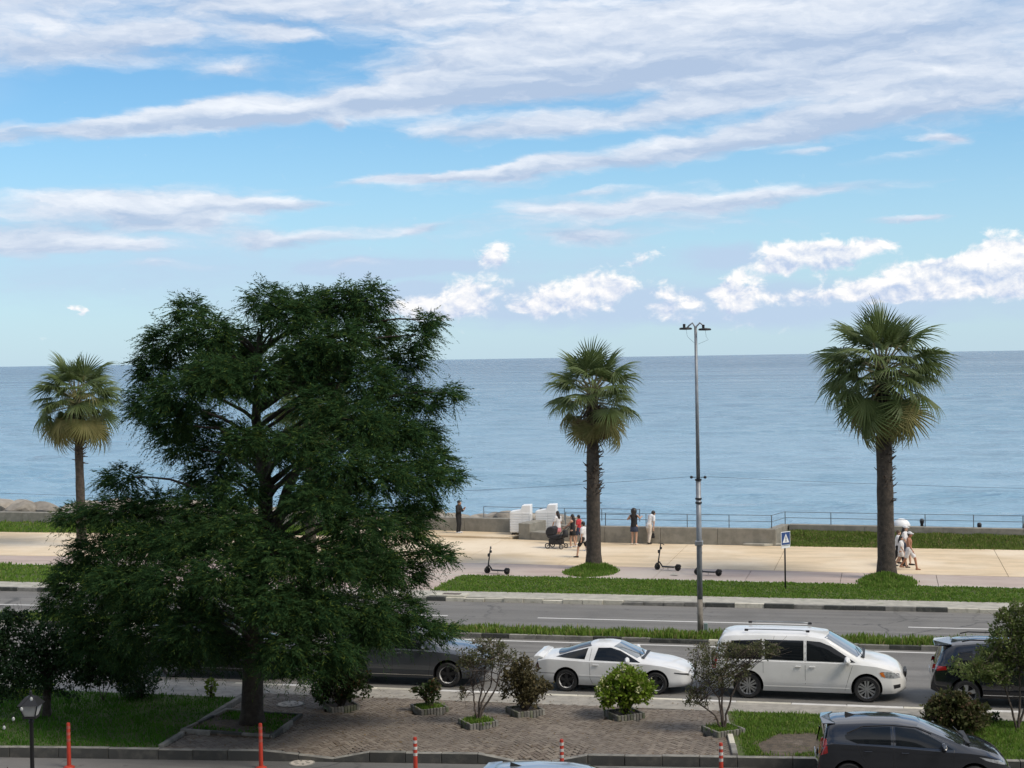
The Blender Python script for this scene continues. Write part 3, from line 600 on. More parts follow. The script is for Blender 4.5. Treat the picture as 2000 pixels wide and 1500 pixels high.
def leaf_cloud(g, C, Rr, n, L, Wd, up=.2, out=.6, shell=.6, clump=None, droop=0.0):
    "leaves through the volume of an ellipsoid C, R"
    d = rand_dirs(g, n); r = g.random(n)**(1/3.)*(1-shell)+shell*(1-.35*g.random(n)**2); P = np.array(C)+d*r[:, None]*np.array(Rr)
    if clump is not None:
        k = max(2, int(n/clump)); cc = np.array(C)+rand_dirs(g, k)*(g.random(k)**.45)[:, None]*np.array(Rr); P = cc[g.integers(0, k, n)]+g.normal(size=(n, 3))*np.array(Rr)*.13; d = nrm(P-np.array(C))
    D = nrm(d*out+rand_dirs(g, n)*.8+np.array([0, 0, up-droop])); S = nrm(np.cross(D, rand_dirs(g, n)))
    return blades(P, D, S, L*(.6+.8*g.random(n)), Wd*(.6+.8*g.random(n)), .25)
def cat_mesh(parts):
    Vs, Ts, o = [], [], 0
    for V, T in parts: Vs.append(V); Ts.append(T+o); o += len(V)
    return np.concatenate(Vs), np.concatenate(Ts)
def curve_pts(a, b, sag=0.0, n=6, wob=0.0, g=random):
    a, b = Vector(a), Vector(b); out = []
    for i in range(n+1):
        f = i/n; p = a.lerp(b, f); p.z += sag*4*f*(1-f)
        if 0 < i < n and wob: p += Vector((g.uniform(-wob, wob), g.uniform(-wob, wob), g.uniform(-wob, wob)*.5))
        out.append(p)
    return out

# ---- the big feathery conifer
def big_tree():
    g = np.random.default_rng(5); base = W(493, 1412, .05); D0 = Dist(base)
    root = thing('cypress_tree', 'large dark feathery conifer rising from the square bed and filling the left half', 'tree', base)
    B = np.array(base)
    tr = MB(); top = AtD(505, 640, D0+.2)-base
    tp = [Vector((0, 0, -.1)), Vector((0, 0, .35)), AtD(496, 1240, D0)-base, AtD(515, 1080, D0)-base, AtD(520, 950, D0+.1)-base, AtD(500, 820, D0+.1)-base, AtD(505, 700, D0+.2)-base, top]
    tr.tube(tp, [.40, .30, .26, .23, .18, .13, .08, .03], 12)
    fork = [AtD(520, 1090, D0)-base, AtD(560, 960, D0-.3)-base, AtD(620, 830, D0-.5)-base, AtD(690, 700, D0-.4)-base]
    tr.tube(fork, [.17, .14, .09, .03], 8)
    tr.build('trunk', M_bark, root, smooth=True)
    # foliage masses surveyed from the photograph: u, v, half sizes (px), depth offset (m)
    CL = [(372, 610, 30, 38, .3), (410, 650, 55, 45, -.6), (330, 670, 52, 48, .6), (302, 720, 34, 42, 1.0), (290, 790, 38, 48, .4), (460, 680, 60, 60, 1.0), (520, 590, 42, 40, .2), (560, 620, 60, 52, -.5), (610, 600, 48, 42, .8),
          (665, 595, 55, 45, .2), (715, 590, 42, 45, -.3), (730, 650, 45, 45, .9), (660, 670, 70, 50, -1.2), (590, 700, 65, 55, -1.0), (500, 740, 60, 50, -1.5), (420, 740, 65, 52, -1.8), (350, 770, 55, 50, -1.2), (335, 830, 48, 42, -.8), (390, 830, 55, 42, 1.6),
          (752, 705, 26, 28, .2), (818, 655, 20, 28, -.2), (838, 625, 10, 18, -.2), (800, 700, 28, 28, .4), (720, 745, 60, 48, -1.4), (780, 775, 55, 45, .3), (832, 785, 30, 26, .0), (880, 768, 16, 14, -.1), (690, 820, 70, 48, -2.2), (620, 790, 50, 40, -1.8), (770, 850, 65, 48, -.8), (822, 852, 40, 34, .6), (846, 900, 32, 36, .1), (884, 932, 14, 16, 0),
          (820, 930, 58, 50, -1.0), (740, 930, 70, 52, -2.4), (660, 900, 65, 48, -2.8), (580, 870, 50, 42, -2.6), (818, 990, 36, 36, .4), (790, 1030, 55, 45, -.9), (700, 1020, 75, 55, -2.8), (610, 980, 65, 50, -3.2), (530, 880, 45, 45, 2.0), (455, 880, 45, 32, 2.2), (360, 875, 45, 30, 1.2),
          (240, 935, 45, 24, .8), (300, 985, 60, 36, .0), (220, 1000, 55, 36, -.3), (150, 1010, 42, 24, .2), (390, 990, 62, 42, -1.5), (470, 960, 50, 40, -2.0), (460, 1030, 70, 46, -2.8), (370, 1060, 75, 46, -2.2), (280, 1060, 70, 46, -1.0), (190, 1075, 60, 40, .2), (150, 1130, 58, 45, .4), (240, 1140, 75, 52, -1.4), (340, 1140, 80, 55, -2.6), (440, 1120, 75, 55, -3.4), (540, 1090, 70, 55, -3.4), (640, 1100, 72, 55, -3.2), (730, 1110, 60, 52, -1.8), (790, 1120, 38, 40, -.4), (840, 1078, 22, 16, -.6), (868, 1086, 10, 10, -.6),
          (120, 1180, 40, 34, .6), (180, 1205, 55, 42, -.2), (280, 1220, 70, 52, -1.8), (380, 1220, 70, 52, -2.8), (350, 1275, 55, 34, -1.6), (520, 1180, 65, 52, -3.8), (610, 1190, 70, 55, -3.4), (700, 1190, 65, 52, -2.4), (780, 1195, 50, 42, -1.0), (815, 1228, 48, 24, -.8), (868, 1232, 18, 12, -.8), (735, 1238, 52, 26, -1.6), (640, 1265, 60, 42, -3.0), (560, 1260, 50, 42, -3.6), (600, 1305, 30, 24, -3.0), (672, 1278, 34, 18, -2.0), (245, 1275, 50, 30, -.6),
          (410, 930, 60, 38, 1.2), (480, 860, 45, 40, -1.8), (540, 1290, 40, 26, -3.2), (440, 1270, 45, 26, -2.4), (180, 1250, 40, 26, -.2),
          # far side of the crown
          (430, 720, 90, 60, 2.6), (620, 720, 90, 60, 2.6), (720, 850, 80, 55, 2.4), (640, 960, 80, 55, 2.8), (330, 1060, 80, 50, 2.4), (520, 1080, 90, 55, 3.0), (700, 1090, 80, 55, 2.4), (420, 1180, 80, 55, 2.8), (580, 1190, 90, 55, 3.0), (720, 1230, 60, 45, 2.0), (260, 1160, 70, 50, 2.2)]
    limbs = MB(); parts = []; tz = [(Vector(p)) for p in tp]
    axis_pts = np.array([p for p in tp]); 
    for (u, v, ru, rv, dd) in CL:
        D = D0+dd; c = AtD(u, v, D)-base; k = D/F_PX; rx, rz = ru*k, rv*k; ry = max(.55, .8*(rx+rz)/2)
        # limb from the trunk, leaving it lower down
        zt = min(max(c.z-.25*math.hypot(c.x, c.y)-.3, 1.9), top.z*.93); f = np.interp(zt, axis_pts[:, 2], np.arange(len(axis_pts))); i = int(f); a = Vector(axis_pts[i]).lerp(Vector(axis_pts[min(i+1, len(tp)-1)]), f-i)
        if dd > -2.9: 
            cp = curve_pts(a, c, .10*(c-a).length, 6, .07); r0 = .03+.012*(c-a).length; limbs.tube(cp, list(np.linspace(r0, .012, len(cp))), 6)
        # branchlets fanning from the middle of the mass, tips drooping
        n = int(30+ (rx*rz*8+ry*rz*4)*17*FOL); d = rand_dirs(g, n); d[:, 2] = d[:, 2]*.9+.08; rr = .30+.68*g.random(n)**.55
        C = np.array(c); P0 = C+d*rr[:, None]*np.array([rx, ry, rz])*.80
        out = nrm(np.array([c.x, c.y, 0])+1e-6)
        bd = nrm(d*np.array([1, 1, .65])+out*.30+g.normal(size=(n, 3))*.38+np.array([0, 0, .04])); ln = (.30+.50*g.random(n)**1.3)
        m = 18; t = (np.arange(m)+.5)/m
        droop = -.62*(ln[:, None]*t[None, :])**1.6*(.4+.9*g.random((n, 1)))
        Q = P0[:, None, :]+bd[:, None, :]*(ln[:, None]*t[None, :])[..., None]; Q[..., 2] += droop
        side = nrm(np.cross(bd, np.array([0, 0, 1.0]))+1e-6); sg = np.where(np.arange(m) % 2 == 0, 1, -1)[None, :, None]
        tdir = nrm(bd[:, None, :]*.75+side[:, None, :]*sg*(.55+.3*g.random((n, m, 1)))+np.array([0, 0, -.42])+g.normal(size=(n, m, 3))*.26)
        LL = (.11+.12*g.random((n, m)))*(1.2-.8*t)[None, :]
        sd = nrm(np.cross(tdir, g.normal(size=(n, m, 3))))
        parts.append(blades(Q.reshape(-1, 3), tdir.reshape(-1, 3), sd.reshape(-1, 3), LL.ravel(), (LL*.062+.003).ravel(), .0))
    limbs.build('limb', M_bark, root, smooth=True)
    V, T = cat_mesh(parts); mesh_np('crown', V, tris=T, mats=leaf_mat('cypress_foliage', (.020, .055, .020), (.050, .098, .032), .8, .3, col3=(.095, .14, .03), spec=.06), parent=root)
    print('conifer tris', len(T))
FOL = 3.1
big_tree()

# ---- fan palms
def frond_mesh(kind, seed, mats):
    g = random.Random(seed); mb = MB(); Lp = {'up': .75, 'mid': .95, 'low': 1.0, 'dry': .8}[kind]*g.uniform(.9, 1.1); Rf = {'up': .95, 'mid': 1.0, 'low': 1.05, 'dry': .95}[kind]
    bend = {'up': .05, 'mid': -.12, 'low': -.22, 'dry': -.35}[kind]
    pet = [Vector((Lp*t, 0, bend*t*t)) for t in np.linspace(0, 1, 5)]; mb.tube(pet, [.032, .026, .02, .016, .012], 4, 0)
    tip = pet[-1]; n = 30; spread = R(108 if kind != 'dry' else 60); tilt = math.atan2(2*bend, Lp)-R({'up': 0, 'mid': 8, 'low': 20, 'dry': 50}[kind])*g.uniform(.7, 1.3)
    for i in range(n):
        a = lerp(-spread, spread, i/(n-1))+g.uniform(-.03, .03); L = Rf*(1-.22*abs(a)/spread)*g.uniform(.9, 1.06); dr = {'up': .16, 'mid': .34, 'low': .42, 'dry': .6}[kind]*g.uniform(.6, 1.5)
        ca, sa = math.cos(a), math.sin(a); da = spread/n*1.15; pts = []
        for f, w in ((0, .0), (.35, 1.0), (.62, .8), (.82, .4), (1.0, .03)):
            r = L*f; cup = .10*math.cos(a)*0-.18*abs(sa)*r*(.3 if kind == 'up' else 1)
            z = -dr*(max(0, f-.35)/.65)**2*L*.85+cup
            rr = r-(.25*dr*L*(max(0, f-.45)/.55)**2); c = Vector((ca*rr, sa*rr, z)); hw = w*da*L*.36; sd = Vector((-sa, ca, 0)); pts.append((c-sd*hw, c+Vector((0, 0, .022*w)), c+sd*hw))
        n0 = len(mb.v); M = Matrix.Rotation(-tilt, 3, 'Y')
        for p in pts:
            for q in p: mb.v.append(tuple(tip+M@q))
        for k in range(len(pts)-1):
            for s_ in (0, 1): b = n0+k*3+s_; mb.f.append((b, b+1, b+4, b+3)); mb.m.append(1)
    me = mb.build('frond', mats, None); d = me.data; bpy.data.objects.remove(me); return d
PG = leaf_mat('palm_leaf', (.075, .115, .032), (.15, .195, .07), .5, .35, spec=.3); PO = leaf_mat('palm_leaf_old', (.16, .17, .06), (.26, .24, .10), .6, .35, spec=.2); PD = leaf_mat('palm_leaf_dry', (.16, .11, .06), (.24, .18, .10), .8, .2)
M_pet = mat('palm_petiole', (.13, .14, .05), .5, (.20, .16, .08), 5); M_boot = mat('palm_boot', (.05, .037, .028), .9, (.10, .075, .055), 5, bump=1, bscale=20)
M_ptrunk = mat('palm_trunk', (.042, .035, .028), .95, (.08, .064, .05), 7, bump=1.5, bscale=18, col3=(.035, .03, .024), scale3=2)
FR = {'up': [frond_mesh('up', s, (M_pet, PG)) for s in (1, 2, 3)], 'mid': [frond_mesh('mid', s, (M_pet, PG)) for s in (4, 5, 6)], 'low': [frond_mesh('low', s, (M_pet, PG)) for s in (7, 8)]+[frond_mesh('low', 9, (M_pet, PO))], 'old': [frond_mesh('low', s, (M_pet, PO)) for s in (10, 11)], 'dry': [frond_mesh('dry', s, (M_boot, PD)) for s in (12, 13)]}
def palm(base, zc, rc, r0, r1, label, seed, lean=0.0, dry=.15, boots=(.45, .9), side=0.35, nfr=72):
    g = random.Random(seed); root = thing('palm_tree', label, 'palm', base, 0, 'fan palms on the promenade'); n = 16
    pts = [Vector((lean*(i/n)**1.5, .0, -.3+(zc+.3)*i/n)) for i in range(n+1)]
    rad = [(r0+(r1-r0)*min(1, (i/n)*1.2))*(1+.35*math.exp(-i*.9))*(1+.04*math.sin(i*2.1)) for i in range(n+1)]
    MB().tube(pts, rad, 14).build('trunk', M_ptrunk, root, smooth=True)
    mb = MB()
    for k in range(260):                          # stubs of old leaf bases, thicker on the upper trunk and on one side
        f = g.uniform(*boots); 
        if g.random() > .25+.75*(f-boots[0])/(boots[1]-boots[0]): continue
        a = g.gauss(side, 1.0) if g.random() < .7 else g.uniform(0, 6.28); z = -.3+(zc+.3)*f; r = float(np.interp(f, np.linspace(0, 1, n+1), rad)); x0 = lean*f**1.5
        d = Vector((math.cos(a), math.sin(a), 0)); p = Vector((x0, 0, z))+d*r*.9; L = g.uniform(.12, .36); up = g.uniform(-.2, .9); q = p+d*L*.8+Vector((0, 0, up*L)); sdv = Vector((-d.y, d.x, 0))*g.uniform(.025, .05)
        mb.add([p-sdv, p+sdv, q+sdv*.4, q-sdv*.4, p+Vector((0, 0, -.06)), q+Vector((0, 0, -.03))], [(0, 1, 2, 3), (1, 0, 4), (1, 4, 5, 2), (0, 3, 5, 4), (3, 2, 5)])
    mb.build('leaf_base', M_boot, root)['kind'] = 'stuff'
    crown = Vector((lean, 0, zc)); ga = 2.399963
    for i in range(nfr):
        f = (i+.5)/nfr; el = R(80-122*f**.72+g.uniform(-13, 13)) if i > 2 else R(g.uniform(68, 85)); a = i*ga+g.uniform(-.25, .25)
        if f < .14: kind = 'up'
        elif f < .6: kind = 'mid'
        elif f < .85: kind = 'low'
        else: kind = 'old'
        if f > .6 and g.random() < dry*2.2: kind = 'dry'
        elif f > .3 and g.random() < dry*.6: kind = 'old'
        if kind == 'dry': el = min(el, R(-30))
        o = bpy.data.objects.new('frond', g.choice(FR[kind])); link(o, root)
        zoff = lerp(.30, -1.0, f)*rc/2.4; o.location = crown+Vector((math.cos(a)*.10, math.sin(a)*.10, zoff)); s = rc/1.66*g.uniform(.78, 1.12)*(1.05 if f < .5 else 1.0)*(.93 if el < R(-40) else 1)
        o.scale = (s, s, s); o.rotation_euler = Euler((g.uniform(-.7, .7), -el, a), 'XYZ')
    return root
palm(W(1160, 1112), 8.05, 2.12, .35, .27, 'fan palm in a grass mound between the strollers and the street lamp', 3, lean=.05, dry=.22, boots=(.4, .93), side=-.1)
palm(W(1732, 1130), 8.95, 2.55, .38, .31, 'tallest fan palm with full dark crown in a mound at the right', 8, lean=-.1, dry=.06, boots=(.38, .95), side=-.1, nfr=80)
palm(W(160, 1068), 8.0, 2.25, .27, .20, 'fan palm with yellowing skirt left of the big conifer', 21, lean=-.12, dry=.18, boots=(.55, .95), side=.4)
palm(W(608, 1092), 7.6, 2.1, .28, .21, 'yellowing fan palm mostly hidden behind the big conifer', 33, lean=0, dry=.35)

# ---- shrubs and small trees
L_dark = leaf_mat('leaf_glossy_dark', (.018, .045, .016), (.036, .075, .026), .45, .25, spec=.2)
L_bush = leaf_mat('leaf_bush', (.028, .052, .018), (.06, .085, .03), .45, .3, col3=(.10, .06, .03))
L_brown = leaf_mat('leaf_brownish', (.075, .07, .035), (.14, .12, .06), .55, .3, col3=(.19, .15, .08))
L_green = leaf_mat('leaf_bright', (.11, .20, .02), (.24, .32, .04), .45, .35, col3=(.27, .28, .09))
L_myrtle = leaf_mat('leaf_small_olive', (.085, .10, .045), (.15, .15, .075), .55, .35, col3=(.20, .16, .12))
L_right = leaf_mat('leaf_small_green', (.10, .145, .04), (.18, .22, .075), .5, .35, col3=(.17, .15, .09))
L_red = leaf_mat('leaf_wine', (.09, .025, .03), (.15, .05, .05), .5, .3)
M_stem = mat('twig_bark', (.055, .042, .035), .9, (.10, .08, .065), 9)
L_hyd = leaf_mat('leaf_hydrangea', (.05, .065, .022), (.11, .11, .045), .55, .3, col3=(.17, .11, .07))
def stems(root, tips, base_r=.03, n0=5, g=random, name='stem', m=None, sag=.12):
    mb = MB()
    for t in tips:
        a = Vector((g.uniform(-.06, .06), g.uniform(-.06, .06), -.05)); p = curve_pts(a, t, sag, 5, .03, g); mb.tube(p, list(np.linspace(base_r, .006, len(p))), 5)
    return mb.build(name, m or M_stem, root, smooth=True)
def shrub(u, v, label, masses, m, n, L, Wd, z=0.12, seed=1, name='shrub', clump=None, group=None, flowers=None, cat='shrub', off=(0, 0)):
    "masses: (dx, dz, rx, ry, rz) in metres about the foot"
    g = np.random.default_rng(seed); pr = random.Random(seed); b = W(u, v, 0); b = Vector((b.x+off[0], b.y+off[1], z)); root = thing(name, label, cat, b, 0, group); tot = sum(r[2]*r[4] for r in masses); parts = []; tips = []
    for dx, dz, rx, ry, rz in masses:
        k = int(n*rx*rz/tot); C = (dx*_cy, dx*_sy, dz); parts.append(leaf_cloud(g, C, (rx, ry, rz), k, L, Wd, .25, .6, .55, clump))
        for _ in range(6): tips.append(Vector((C[0]+pr.uniform(-.7, .7)*rx, C[1]+pr.uniform(-.7, .7)*ry, C[2]+pr.uniform(-.3, .8)*rz)))
    stems(root, tips, .022, g=pr); V, T = cat_mesh(parts); mesh_np('foliage', V, tris=T, mats=m, parent=root)
    if flowers:
        k, fm = flowers; parts = []
        for i in range(k):
            dx, dz, rx, ry, rz = pr.choice(masses); d = Vector((pr.gauss(0, 1), pr.gauss(0, 1)-.6, abs(pr.gauss(.4, 1)))).normalized(); c = (dx*_cy+d.x*rx*.97, dx*_sy+d.y*ry*.97, dz+d.z*rz*.97); parts.append(leaf_cloud(g, c, (.075, .075, .06), 26, .05, .02, .1, 1, .9))
        V, T = cat_mesh(parts); mesh_np('flower_heads', V, tris=T, mats=fm, parent=root)['kind'] = 'stuff'
    return root
def planter(i, label):
    x, y = PLANTERS[i]; root = thing('planter', label, 'planter', (x, y, 0), R(-13.7-38), 'square concrete planters on the paving'); S, hh = .82, .15
    MB().box((0, 0, .05), (S-.1, S-.1, .1)).build('soil', M_soil, root)
    for k in range(4):                            # ribbed edging blocks standing on end
        M = Matrix.Rotation(k*math.pi/2, 3, 'Z'); n = 9
        for j in range(n):
            c = M@Vector((lerp(-S/2, S/2, (j+.5)/n), -S/2+.025, hh/2-.04)); MB().box(c, (S/n-.012, .06, hh+.08+random.uniform(-.008, .008)), rot=M).build('edging_block', M_kerb if random.random() < .7 else M_mosskerb, root, bevel=.008)
    return root
M_mosskerb = mat('mossy_concrete', (.10, .115, .07), .9, (.16, .16, .12), 6, rnd=.2)
for i, lb in enumerate(('edging of the planter under the big dark bush', 'planter edging round the small reddish shrub', 'planter edging at the foot of the left bare sapling', 'planter edging under the brown-leaved shrub', 'planter edging under the bright green shrub', 'planter edging at the foot of the right bare sapling')): planter(i, lb)
def at_planter(i): x, y = PLANTERS[i]; return (x, y)
def pshrub(i, *a, **k):
    u, v = PLANTER_PX[i]; return shrub(u, v, *a, off=(0, .05), **k)
for i, nn in ((1, 500), (2, 900), (5, 900)):
    x, y = PLANTERS[i]; grass('grass', [(x+.40*math.cos(a), y+.40*math.sin(a)) for a in np.linspace(0, 6.28, 12, False)], .1, nn, .09, .010, G2, ('weeds in the small reddish shrub\'s planter', 'weeds in the left sapling\'s planter', '', '', 'weeds in the right sapling\'s planter')[i-1], seed=40+i, patchy=0)
pshrub(0, 'broad dark green bush in a planter just right of the conifer trunk', [(-.25, .62, .62, .55, .55), (.35, .55, .5, .5, .45), (-.45, .35, .35, .4, .3), (.55, .75, .3, .3, .3), (-.05, .95, .4, .4, .35)], L_bush, 5200, .09, .027, seed=3, clump=30)
pshrub(1, 'small reddish green shrub in a planter before the grey car', [(.02, .38, .32, .3, .34), (.2, .55, .2, .2, .2), (-.35, .42, .14, .14, .10)], L_bush, 1000, .085, .026, seed=4, clump=22, flowers=(5, L_brown))
pshrub(3, 'brown-leaved shrub in a planter behind the white coupe', [(-.1, .62, .55, .5, .5), (.25, .5, .45, .45, .4), (.0, 1.05, .36, .36, .42), (-.35, .9, .3, .3, .35), (.62, .62, .22, .2, .16)], L_brown, 4200, .08, .026, seed=5, clump=24, flowers=(10, L_brown))
pshrub(4, 'rounded bright green shrub in a planter before the white coupe', [(0, .62, .74, .66, .50), (-.4, .55, .4, .4, .38), (.42, .6, .42, .4, .42), (.05, .95, .46, .46, .36)], L_green, 5200, .10, .036, seed=6, clump=26, flowers=(12, mat('hydrangea_bloom', (.45, .46, .25), .7)))
shrub(1865, 1434, 'brownish green hydrangea on the right lawn behind the dark hatchback', [(0, .55, .72, .6, .45), (-.4, .5, .4, .4, .38), (.4, .45, .42, .4, .4), (-.05, .85, .45, .4, .28)], L_hyd, 4600, .10, .034, z=0, seed=7, clump=24, flowers=(14, L_brown))
shrub(1944, 1414, 'tiny leafy sapling on the right lawn', [(0, .14, .12, .1, .14)], L_dark, 120, .08, .028, z=0, seed=8, name='sapling')
shrub(413, 1362, 'small leafy sapling at the back edge of the left lawn', [(0, .30, .16, .14, .26)], L_green, 240, .085, .026, z=0, seed=9, name='sapling')
shrub(272, 1362, 'dense rounded dark bush on the left lawn', [(0, .62, .66, .6, .66), (.15, 1.1, .42, .4, .4), (-.3, .4, .4, .4, .36)], L_dark, 3800, .075, .024, z=0, seed=10)
shrub(18, 1560, 'wine-red shrub poking up at the bottom left corner', [(0, .42, .5, .5, .42)], L_red, 900, .07, .02, z=-.2, seed=11)
shrub(40, 1362, 'yellowish green shrub low behind the lantern', [(0, .35, .9, .4, .34)], L_green, 900, .09, .024, z=0, seed=12, clump=30)

def small_tree(u, v, label, seed, trunk_tips, masses, lm, n, L, Wd, z=.1, m=M_stem, r0=.035, name='small_tree', clump=26, off=(0, 0), twigs=40, cat='tree'):
    g = np.random.default_rng(seed); pr = random.Random(seed); b = W(u, v); root = thing(name, label, cat, (b.x+off[0], b.y+off[1], z)); mb = MB(); C3 = lambda dx, dy, dz: Vector((dx*_cy-dy*_sy, dx*_sy+dy*_cy, dz)); ends = []
    for path in trunk_tips:
        pts = [Vector((pr.uniform(-.03, .03), 0, -.1))]+[C3(*p) for p in path]; dense = []
        for a, b2 in zip(pts[:-1], pts[1:]):
            for k in range(4): dense.append(a.lerp(b2, k/4)+Vector((pr.uniform(-.012, .012), pr.uniform(-.012, .012), 0)))
        dense.append(pts[-1]); mb.tube(dense, list(np.linspace(r0, .012, len(dense))), 6); ends += [(dense[k], (dense[-1]-dense[0]).normalized()) for k in range(len(dense)//2, len(dense))]
    for _ in range(twigs):
        p, d = pr.choice(ends); dx, dy, dz, rx, ry, rz = pr.choice(masses); q = C3(dx, dy, dz)+Vector((pr.gauss(0, .5)*rx, pr.gauss(0, .5)*ry, pr.gauss(0, .5)*rz)); cp = curve_pts(p, q, .06, 4, .03, pr); mb.tube(cp, list(np.linspace(.011, .004, 5)), 4)
        for _ in range(2):
            q2 = q+Vector((pr.gauss(0, .14), pr.gauss(0, .14), pr.gauss(.05, .12))); mb.tube([cp[3], q2], [.006, .003], 3)
    mb.build('trunk', m, root, smooth=True); tot = sum(q[3]*q[5] for q in masses); parts = []
    for dx, dy, dz, rx, ry, rz in masses: parts.append(leaf_cloud(g, C3(dx, dy, dz), (rx, ry, rz), int(n*rx*rz/tot), L, Wd, .25, .5, .3, clump))
    V, T = cat_mesh(parts); mesh_np('crown', V, tris=T, mats=lm, parent=root); return root
small_tree(*PLANTER_PX[2], 'thin multi-stemmed sapling with sparse olive leaves in the left planter', 50,
    [[(-.08, 0, .35), (-.12, .1, .75), (-.22, 0, 1.25)], [(.02, .05, .45), (.16, 0, 1.0), (.22, .1, 1.6)], [(.18, 0, .4), (.5, -.05, .9), (.62, 0, 1.35), (.95, 0, 1.6)], [(.1, 0, .5), (.35, .1, .9), (.42, .1, 1.5)]],
    [(.1, 0, 1.75, .55, .45, .34), (.65, 0, 1.72, .45, .4, .28), (-.3, 0, 1.5, .35, .35, .28), (.35, .1, 2.02, .4, .4, .22), (-.42, 0, .72, .14, .14, .2)], L_myrtle, 2800, .065, .018, off=(0, .05), twigs=46)
small_tree(*PLANTER_PX[5], 'bare-stemmed sapling with a flat olive crown in the right planter', 51,
    [[(-.03, 0, .3), (-.1, 0, .8), (-.4, .1, 1.2), (-.75, 0, 1.5)], [(.08, 0, .35), (.22, 0, .8), (.42, 0, 1.3), (.75, 0, 1.8)], [(-.02, 0, .6), (.0, .1, 1.2), (.2, .1, 1.9)], [(-.2, 0, .35), (-.55, 0, .62), (-.85, 0, .85)]],
    [(.85, 0, 2.02, .55, .45, .22), (.35, .1, 2.0, .5, .45, .24), (1.2, 0, 2.05, .3, .3, .16), (-.35, 0, 1.85, .55, .5, .34), (-.2, 0, 1.35, .6, .5, .3), (-.7, 0, .85, .35, .3, .28), (.45, 0, 1.5, .35, .3, .25)], L_myrtle, 5200, .062, .018, off=(0, .05), twigs=70)
small_tree(1985, 1425, 'leafy olive-green small tree covering the dark car at the right edge', 52,
    [[(-.1, 0, .5), (-.3, 0, 1.2), (-.6, 0, 1.8)], [(.1, 0, .6), (.1, 0, 1.5), (.0, 0, 2.6)], [(.3, 0, .8), (.6, 0, 1.6), (.8, 0, 2.4)]],
    [(-1.1, -.2, 1.62, .62, .5, .30), (-.55, 0, 1.5, .6, .5, .34), (-.15, 0, 2.4, .5, .5, .5), (.15, 0, 2.9, .45, .45, .4), (.35, 0, 1.9, .6, .55, .5), (-.5, 0, 2.0, .45, .4, .3), (.6, 0, 2.6, .6, .5, .5), (1.0, 0, 1.9, .6, .5, .5), (-.35, 0, 2.95, .2, .2, .2)], L_right, 15000, .075, .024, z=0, twigs=60)
small_tree(92, 1400, 'dark glossy-leaved broad tree on the left lawn behind the lantern', 53,
    [[(0, 0, .6), (-.05, 0, 1.2), (-.4, 0, 2.0)], [(.03, 0, .7), (.2, 0, 1.5), (.7, 0, 2.0)], [(0, 0, .9), (0, .2, 2.2)]],
    [(-.9, 0, 1.7, .9, .8, .65), (-.3, 0, 2.3, .9, .8, .6), (.5, 0, 1.9, .9, .8, .6), (1.1, 0, 1.6, .8, .7, .6), (0, 0, 1.5, 1.0, .8, .5), (-1.3, 0, 2.3, .5, .5, .5), (-1.5, 0, 1.5, .6, .6, .6), (-.85, 0, 2.85, .3, .3, .25), (1.55, 0, 1.35, .55, .5, .55), (.9, 0, 2.3, .5, .5, .35), (1.9, .1, 1.7, .8, .7, .6), (2.3, .2, 1.2, .7, .6, .6), (-.4, 0, 1.0, 1.0, .7, .5), (.8, 0, 1.0, .9, .7, .45), (-1.4, 0, 1.0, .8, .7, .6), (-1.1, 0, 2.75, .5, .5, .3)], L_dark, 24000, .085, .028, z=0, m=M_bark, r0=.13, clump=34, twigs=40)
small_tree(200, 1368, 'thin sparse twiggy shrub on the left lawn', 54,
    [[(-.1, 0, .4), (-.3, 0, .9)], [(.05, 0, .5), (.1, 0, 1.1)], [(.2, 0, .4), (.45, 0, .9)]], [(-.2, 0, .8, .4, .3, .3), (.3, 0, .85, .4, .3, .3), (0, 0, 1.2, .4, .3, .3)], L_dark, 500, .06, .018, z=0, r0=.015, twigs=30, name='shrub', cat='shrub')

# fallen leaves on the paving and in the tree bed
def fallen_leaves():
    g = np.random.default_rng(77); n = 1500; X = g.uniform(LKB.x, RKA.x, n); Y = g.uniform(36, 42.8, n); near = g.random(n) < .55; X[near] = g.normal(-15.5, 1.6, near.sum()); Y[near] = g.normal(39, 1.6, near.sum())
    ok = (Y > np.array([fk(x)+.2 for x in X])) & (Y < 42.9); X, Y = X[ok], Y[ok]; n = len(X); Z = np.array([.022-ramp(x, y) for x, y in zip(X, Y)])+np.where(in_poly(BED, X, Y), .05, 0); a = g.uniform(0, 6.28, n); D = np.stack([np.cos(a), np.sin(a), g.normal(0, .15, n)], 1); S = np.stack([-np.sin(a), np.cos(a), g.normal(0, .15, n)], 1)
    V, T = blades(np.stack([X, Y, Z], 1), D, S, .05+.05*g.random(n), .012+.014*g.random(n), .3); o = mesh_np('fallen_leaves', V, tris=T, mats=leaf_mat('leaf_litter', (.10, .065, .035), (.20, .15, .08), .8, .1)); tag(o, 'scattered dry leaves lying on the paving', 'leaves', None, 'stuff')
fallen_leaves()
